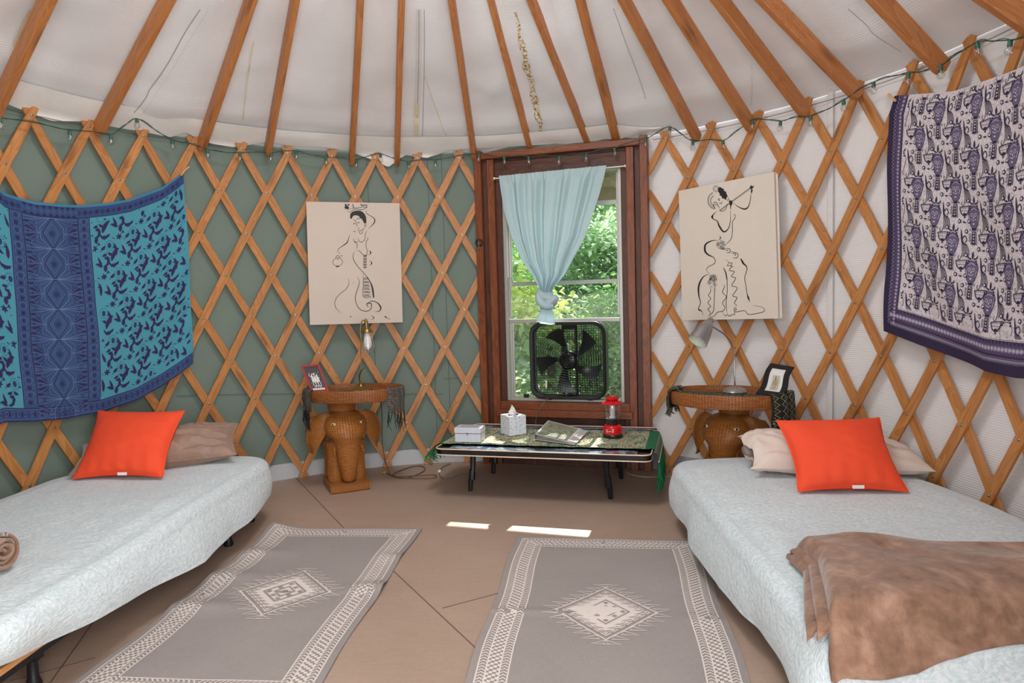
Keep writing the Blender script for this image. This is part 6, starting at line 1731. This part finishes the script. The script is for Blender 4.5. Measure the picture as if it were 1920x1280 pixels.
for k in range(60):
    y = (rnd.random()-.5)*WR_*.98; p = runs(0, y); ln = rnd.uniform(.03, .09); g.tube([p, p+V((rnd.uniform(-.03, .0), rnd.uniform(-.02, .02), -ln*.6)), p+V((rnd.uniform(-.03, .02), rnd.uniform(-.02, .02), -ln))], [.0028, .0032, .0018], 5)
g.build('fringe', M_GFR, run)
g = MB(); g.tube([runs(RL-.002, (k/40-.5)*WR_)+V((0, 0, .002)) for k in range(41)], .004, 6); g.build('cream_edge', plain('cream yarn', (206, 196, 168), .8), run)

# ---- things on the table
ZR = ZT+.007
def text_mesh(body, size, mat, name, parent, M4, extr=.0006, font=None):
    cu = bpy.data.curves.new(name, 'FONT'); cu.body = body; cu.size = size; cu.extrude = extr; cu.align_x = 'CENTER'; cu.align_y = 'CENTER'
    tmp = bpy.data.objects.new(name+'_t', cu); COL.objects.link(tmp); dg = bpy.context.evaluated_depsgraph_get(); me = bpy.data.meshes.new_from_object(tmp.evaluated_get(dg))
    bpy.data.objects.remove(tmp); bpy.data.curves.remove(cu)
    me.transform(M4); me.materials.clear(); me.materials.append(mat); pw = V(parent['_w'])
    c = sum((v.co for v in me.vertices), V((0, 0, 0)))/max(1, len(me.vertices)); me.transform(Matrix.Translation(-c))
    o = bpy.data.objects.new(name, me); COL.objects.link(o); o.parent = parent; o.location = c-pw; o['_w'] = tuple(c); return o
def basis(o, x, y, z):
    m = Matrix((V(x).normalized(), V(y).normalized(), V(z).normalized())).transposed().to_4x4(); return Matrix.Translation(V(o)) @ m
# white keepsake box
M_DIST = plain('distressed white paint', (202, 204, 212), .6, noisy=.16, scale=90)
fl_, fr_ = onz(853, 828.5, ZR), onz(901, 829.5, ZR); bx = (fr_-fl_).normalized(); by = V((-bx.y, bx.x, 0)); bw = (fr_-fl_).length; bd = .105; bc = (fl_+fr_)/2+by*bd/2
Rb_ = Matrix((bx, by, V((0, 0, 1)))).transposed()
T = thing('keepsake_box', bc, 'white distressed wooden keepsake box with ornate lid, left end of the low table', 'box')
g = MB(); g.box(bc+V((0, 0, .025)), (bw, bd, .050), Rb_, ch=.002); g.build('box_body', M_DIST, T, smooth=False)
g = MB(); g.box(bc+V((0, 0, .0535+.0165)), (bw+.004, bd+.004, .033), Rb_, ch=.002); g.build('lid', M_DIST, T, smooth=False)
g = MB(); g.box(bc-by*(bd/2+.004)+V((0, 0, .052)), (.010, .004, .014), Rb_, ch=.001); g.build('clasp', M_STEEL, T, smooth=False)
g = MB(); zt_ = .0868; P = []
for q in range(-3, 4):
    P += stroke2(spl([(q*.014-.006, -.012), (q*.014-.002, .010), (q*.014+.004, .012), (q*.014+.002, -.004), (q*.014+.008, -.010)], 4), .0022)
P += stroke2(spl([(-.05, .022), (-.03, .030), (0, .024), (.03, .030), (.05, .022)], 5), .002)+stroke2(spl([(-.05, -.022), (-.03, -.030), (0, -.024), (.03, -.030), (.05, -.022)], 5), .002)+ringp(-.052, 0, .007, .002)+ringp(.052, 0, .007, .002)
decal(g, lambda x, y, o: bc+bx*x+by*y+V((0, 0, zt_+o)), P, 0, .0004, 1); g.build('lid_scrollwork', plain('dark grey script', (84, 84, 92), .6), T, smooth=False)
# tissue box
nb_ = onz(956, 817.5, ZR); lb_ = onz(937.5, 812, ZR); rb_ = onz(984.5, 813.5, ZR); ex1 = (rb_-nb_).normalized(); ey1 = V((-ex1.y, ex1.x, 0)); sw = .118; bc = nb_+ex1*sw/2+ey1*sw/2
a1 = atan2((lb_-nb_).y, (lb_-nb_).x)
def m_dots():
    t = NT('white card with aqua drops'); vo = t.n('ShaderNodeTexVoronoi'); vo.inputs['Scale'].default_value = 62; vo.inputs['Randomness'].default_value = .8; t.l(t.coord('Object'), vo.inputs['Vector'])
    f = t.ramp(vo.outputs['Distance'], [(.26, (1, 1, 1)), (.31, (0, 0, 0))]); col = t.mix(f, s2l((216, 218, 226)), t.mix(t.math('GREATER_THAN', t.noise(t.coord('Object'), 30, 1), .5), s2l((140, 176, 190)), s2l((172, 182, 200)))); return t.set(col, .55)
R1 = Matrix((ex1, ey1, V((0, 0, 1)))).transposed()
T = thing('tissue_box', bc, 'square white tissue box with aqua drop pattern and a tissue sticking out', 'tissue box')
g = MB(); g.box(bc+V((0, 0, .060)), (sw, sw, .120), R1, ch=.0015); g.build('carton', m_dots(), T, smooth=False)
g = MB(); g.lathe([(0, .1212), (.028, .1212), (.028, .1205)], c=bc, R=R1, n=24, sx=1.3, sy=.8); g.build('opening', M_BLACK, T)
g = MB()
def tis(u, v):
    a = 2*pi*u; r = .020*(1-v)**.7*(1+.35*sin(3*a+v*2))+.001; pk = .050*v*(1+.35*sin(a*1.0+.6)); return bc+ex1*(r*1.3*cos(a)-.008*v)+ey1*(r*.8*sin(a))+V((0, 0, .118+pk))
g.grid(tis, 32, 10, wrapu=True); g.tube([bc+ex1*-.016+V((0, 0, .12)), bc+ex1*-.022+V((0, 0, .142)), bc+ex1*-.018+V((0, 0, .150))], [.012, .010, .002], 8); g.build('tissue', M_WHITE, T)
# binder
q4 = [onz(*q, ZR+.004) for q in ((1003, 824), (1078, 834), (1103, 809), (1028, 797))]    # near left, near right, far right, far left
T = thing('ring_binder', (q4[0]+q4[1])/2-V((0, 0, .004)), 'clear-fronted white ring binder of papers lying on the table runner', 'binder')
M_BIND = plain('binder vinyl', (196, 196, 198), .35); upv = V((0, 0, 1))
hz = lambda u: .030*(1-u)+.004      # spine side is thick
g = MB(); P = [q4[0], q4[1], q4[2], q4[3]]
g.add([q+upv*0 for q in P]+[q+upv*.003 for q in P], [(3, 2, 1, 0), (4, 5, 6, 7), (0, 1, 5, 4), (1, 2, 6, 5), (2, 3, 7, 6), (3, 0, 4, 7)]); g.build('back_cover', M_BIND, T, smooth=False)
def cov(u, v, o=0): p = (q4[0]*(1-u)+q4[1]*u)*(1-v)+(q4[3]*(1-u)+q4[2]*u)*v; return p+upv*(hz(u**.8)+o+.004*sin(pi*u))
g = MB(); g.grid(lambda u, v: cov(u, v), 12, 10); g.grid(lambda u, v: cov(u, v, -.002), 12, 10); g.grid(lambda u, v: (q4[0]*(1-v)+q4[3]*v)+upv*(.034*u), 1, 4); g.grid(lambda u, v: cov(u, 0, -.002*v), 12, 1); g.build('front_cover', M_BIND, T, smooth=False)
def m_photo():
    t = NT('printed garden page'); f = t.noise(t.coord('UV', (5, 5, 1)), 2, 4, .6, 1); return t.set(t.ramp(f, [(.3, s2l((92, 104, 78))), (.5, s2l((150, 160, 134))), (.7, s2l((196, 198, 184)))]), .3)
g = MB(); g.grid(lambda u, v: cov(.05+.78*u, .05+.88*v, .0012), 8, 8, uvf=lambda u, v: (u, v)); g.build('cover_page', m_photo(), T, smooth=False)
for k in range(4):
    g = MB(); z = .006+.005*k; g.add([q4[0]*.96+q4[1]*.04+upv*z, q4[0]*(.08+.03*k)+q4[1]*(.92-.03*k)+upv*(z*.5+.002), q4[3]*(.08+.03*k)+q4[2]*(.92-.03*k)+upv*(z*.5+.002), q4[3]*.96+q4[2]*.04+upv*z], [(0, 1, 2, 3), (3, 2, 1, 0)]); g.build('paper', M_WHITE, T, smooth=False)
# lantern
Lc = onz(1149, 818, ZR); Lc.z = ZR
T = thing('camping_lantern', Lc, 'red camping lantern with clear globe on the right of the low table', 'lantern')
M_RED = plain('glossy red plastic', (196, 16, 26), .18, noisy=.03); M_LBLK = plain('satin black plastic', (28, 26, 28), .3)
K = 1.0
g = MB(); g.lathe([(0, 0), (.058, 0), (.060, .006), (.060, .016), (.056, .020)], c=Lc, n=40); g.build('foot_ring', M_LBLK, T)
g = MB(); g.lathe([(.056, .018), (.058, .024), (.057, .050), (.053, .066), (.044, .073), (.036, .075)], c=Lc, n=40); g.build('base', M_RED, T)
g = MB(); g.lathe([(.036, .073), (.039, .078), (.038, .088), (.040, .092), (.039, .104), (.042, .108), (.040, .112), (.030, .113)], c=Lc, n=40); g.build('collar', M_LBLK, T)
g = MB(); g.lathe([(.039, .112), (.043, .122), (.0475, .150), (.050, .175), (.0495, .194), (.046, .200)], c=Lc, n=40); g.build('globe', M_BULB, T)
g = MB(); g.lathe([(0, .112), (.020, .113), (.020, .118), (.0155, .120), (.0155, .188), (.018, .190), (.018, .200), (0, .2)], c=Lc, n=28); g.build('diffuser', plain('white diffuser', (214, 208, 214), .4), T)
g = MB(); g.lathe([(.030, .198), (.060, .199), (.062, .203), (.052, .210), (.036, .218), (.031, .224), (.040, .228), (.041, .234), (.030, .240), (.022, .246), (.012, .248), (0, .249)], c=Lc, n=40); g.build('top_cap', M_RED, T)
g = MB(); hp_ = [Lc+V((.040*cos(a), .012*sin(a)*0, .235+.050*sin(a))) for a in [pi*k/24 for k in range(25)]]; g.tube(hp_, .0016, 6); g.build('wire_handle', M_STEEL, T)
vd = (CAM-Lc); vd.z = 0; vd.normalize(); vs_ = Matrix.Rotation(-.30, 3, 'Z') @ vd; sx_ = V((0, 0, 1)).cross(vs_).normalized()
def curvel(x, z, o): a = x/.058; return Lc+(vs_*cos(a)+sx_*sin(a))*(.0578-max(0, z-.05)*.10+o)+V((0, 0, z))
g = MB(); P = rr2(.044, .020, .006); decal(g, lambda x, y, o: curvel(x, .043+y, o), [P], 0, .0010, .004); P2 = rr2(.039, .015, .004); decal(g, lambda x, y, o: curvel(x, .043+y, o), [P2], 1, .0016, .004); g.build('badge', [M_WHITE, M_RED], T, smooth=False)
text_mesh('Coleman', .0104, M_WHITE, 'badge_lettering', T, basis(curvel(0, .0425, .0026), sx_, (0, 0, 1), vs_), .0003)

# ================================================================== string lights
M_WIRE = plain('green cable', (34, 72, 56), .5); M_SOCK = plain('green socket', (40, 98, 78), .45); M_FIL = plain('filament stem', (200, 196, 186), .3)
bl_px = [(-14, 232), (2, 237), (132, 259), (208, 266.5), (257, 236), (324, 276), (390, 292.5), (450, 299), (507.5, 299), (556, 295), (612, 306.5), (668, 311), (714, 300), (767, 314), (816.5, 311), (897.5, 300),
         (946, 305), (992, 305), (1048, 305), (1099, 299), (1153.5, 289), (1210.5, 272), (1255, 250), (1299, 277), (1357, 276), (1410.5, 239), (1462.5, 241), (1520.5, 232), (1582.5, 203), (1638, 170), (1702, 155), (1764, 141), (1834.5, 98), (1892, 96), (1950, 80)]
SL_ = thing('string_lights', oncyl(960, 300, 2.1)*1.0, 'string of clear globe bulbs on green cable along the lattice top', 'string lights')
slw = V(SL_['_w'])
def hangp(px, py):
    if 892 < px < 1216: return onplane(px, py, W(0, .078, 0), N_WIN)
    return oncyl(px, py, 2.19)
socket_pts = []; proto = None
for i, (px, py) in enumerate(bl_px):
    c = hangp(px, py)
    rr = .0165
    if proto is None:
        g = MB(); g.lathe([(0, -rr), (rr*.5, -rr*.87), (rr*.87, -rr*.5), (rr, 0), (rr*.87, rr*.5), (rr*.62, rr*.85), (.0075, rr*1.15)], n=20); b = g.build('bulb', M_BULB, None, origin=(0, 0, 0)); b.name = 'bulb'
        g = MB(); g.lathe([(.0085, rr*1.0), (.0092, rr*1.2), (.0085, rr*2.3), (.006, rr*2.5), (0, rr*2.5)], n=14); s_ = g.build('socket', M_SOCK, None, origin=(0, 0, 0))
        g = MB(); g.tube([V((0, 0, rr*1.1)), V((0, 0, rr*.1)), V((0, 0, -rr*.2))], [.0035, .002, .0009], 6); g.lathe([(0, .001), (.004, .0), (0, -.001)], n=8); f_ = g.build('filament', M_FIL, None, origin=(0, 0, 0))
        proto = (b, s_, f_)
    else:
        b, s_, f_ = [o.copy() for o in proto]
        for o in (b, s_, f_): COL.objects.link(o)
    b.parent = SL_; b.location = c-slw; s_.parent = b; f_.parent = b; s_.location = (0, 0, 0); f_.location = (0, 0, 0)
    tl_ = (sin(i*2.1)*.12, cos(i*1.7)*.12, 0)
    b.rotation_euler = tl_
    top = c+V((0, 0, rr*2.45)); socket_pts.append(top)
path = []
for i, p in enumerate(socket_pts):
    path.append(p)
    if i < len(socket_pts)-1:
        q = socket_pts[i+1]; m = (p+q)/2; 
        if abs(p.z-q.z) < .05: m = m+V((0, 0, .006*(1 if i % 3 else -1)))
        path.append(m)
cw = catmull(path, 5); g = MB(); g.tube(cw, .0022, 6)
g.tube([p+V((.003*sin(k*.9), .002*cos(k*.7), .004*cos(k*.9)+.002)) for k, p in enumerate(cw)], .0018, 5); g.build('cable', M_WIRE, SL_)

# thin tension cable along the lattice tops
for side, lo, hi, nm in ((0, -13, 18.7, 'thin steel tension cable over the top of the left lattice'), (1, -.6, 21, 'thin steel tension cable over the top of the right lattice')):
    g = MB(); g.tube([lat(side, lo+(hi-lo)*k/120, -.02+.0*k, 2.268)+V((0, 0, .003)) for k in range(121)], .002, 5); tag(g.build('tension_cable', M_STEEL), nm, 'cable')

# ================================================================== cords and plugs on the floor
M_CORD = plain('brown lamp cord', (98, 74, 54), .5); M_CORDG = plain('pale cord', (178, 166, 150), .5)
def cord(pts, r=.0032, lift=True): return catmull([onz(a, b, r+.001) for a, b in pts], 7)
T = thing('lamp_cord', onz(735, 890, 0), 'brown lamp cord with a yellow plug looped on the floor beside the left elephant table', 'cord')
up1 = [ony(712, 742, 1.90), ony(716, 770, 1.96), ony(716.5, 825, 2.0), ony(722, 862, 1.98)]
pth = catmull(up1+[onz(730, 886, .005), onz(737, 893, .005), onz(760, 896, .005), onz(785, 888, .005), onz(797, 880, .006), onz(792, 874, .005), onz(775, 874, .005), onz(748, 883, .005), onz(737, 890, .008), onz(750, 895, .007), onz(790, 896.5, .005), onz(815, 895.5, .005), onz(818, 891, .005), onz(808, 890, .005), onz(770, 892, .005), onz(742, 893, .005), onz(725, 887, .005)], 8)
g = MB(); g.tube(pth, .0034, 6); g.build('cable', M_CORD, T)
g = MB(); c = onz(719, 885, .012); g.box(c, (.034, .022, .018), frame(onz(730, 887, 0)-onz(719, 885, 0)), ch=.004); g.build('plug', plain('yellow plug', (168, 140, 50), .5), T, smooth=False)
T = thing('extension_cord', onz(830, 890, 0), 'grey cord with a white plug trailing under the low table', 'cord')
g = MB(); g.tube(cord([(845, 869), (832, 874), (826, 880), (824, 890), (832, 897), (846, 896), (862, 890), (885, 886), (910, 884)]), .003, 6); g.build('cable', plain('grey cord', (120, 104, 92), .5), T)
g = MB(); g.box(onz(824, 883, .010), (.020, .028, .016), None, ch=.003); g.build('plug', M_WHITE, T, smooth=False)
g = MB(); g.tube(cord([(1175, 886), (1190, 891), (1215, 894), (1250, 893), (1303, 895), (1330, 894)]), .003, 6); tag(g.build('extension_cord', M_CORDG), 'pale cord running along the floor from under the low table to the right bed', 'cord')
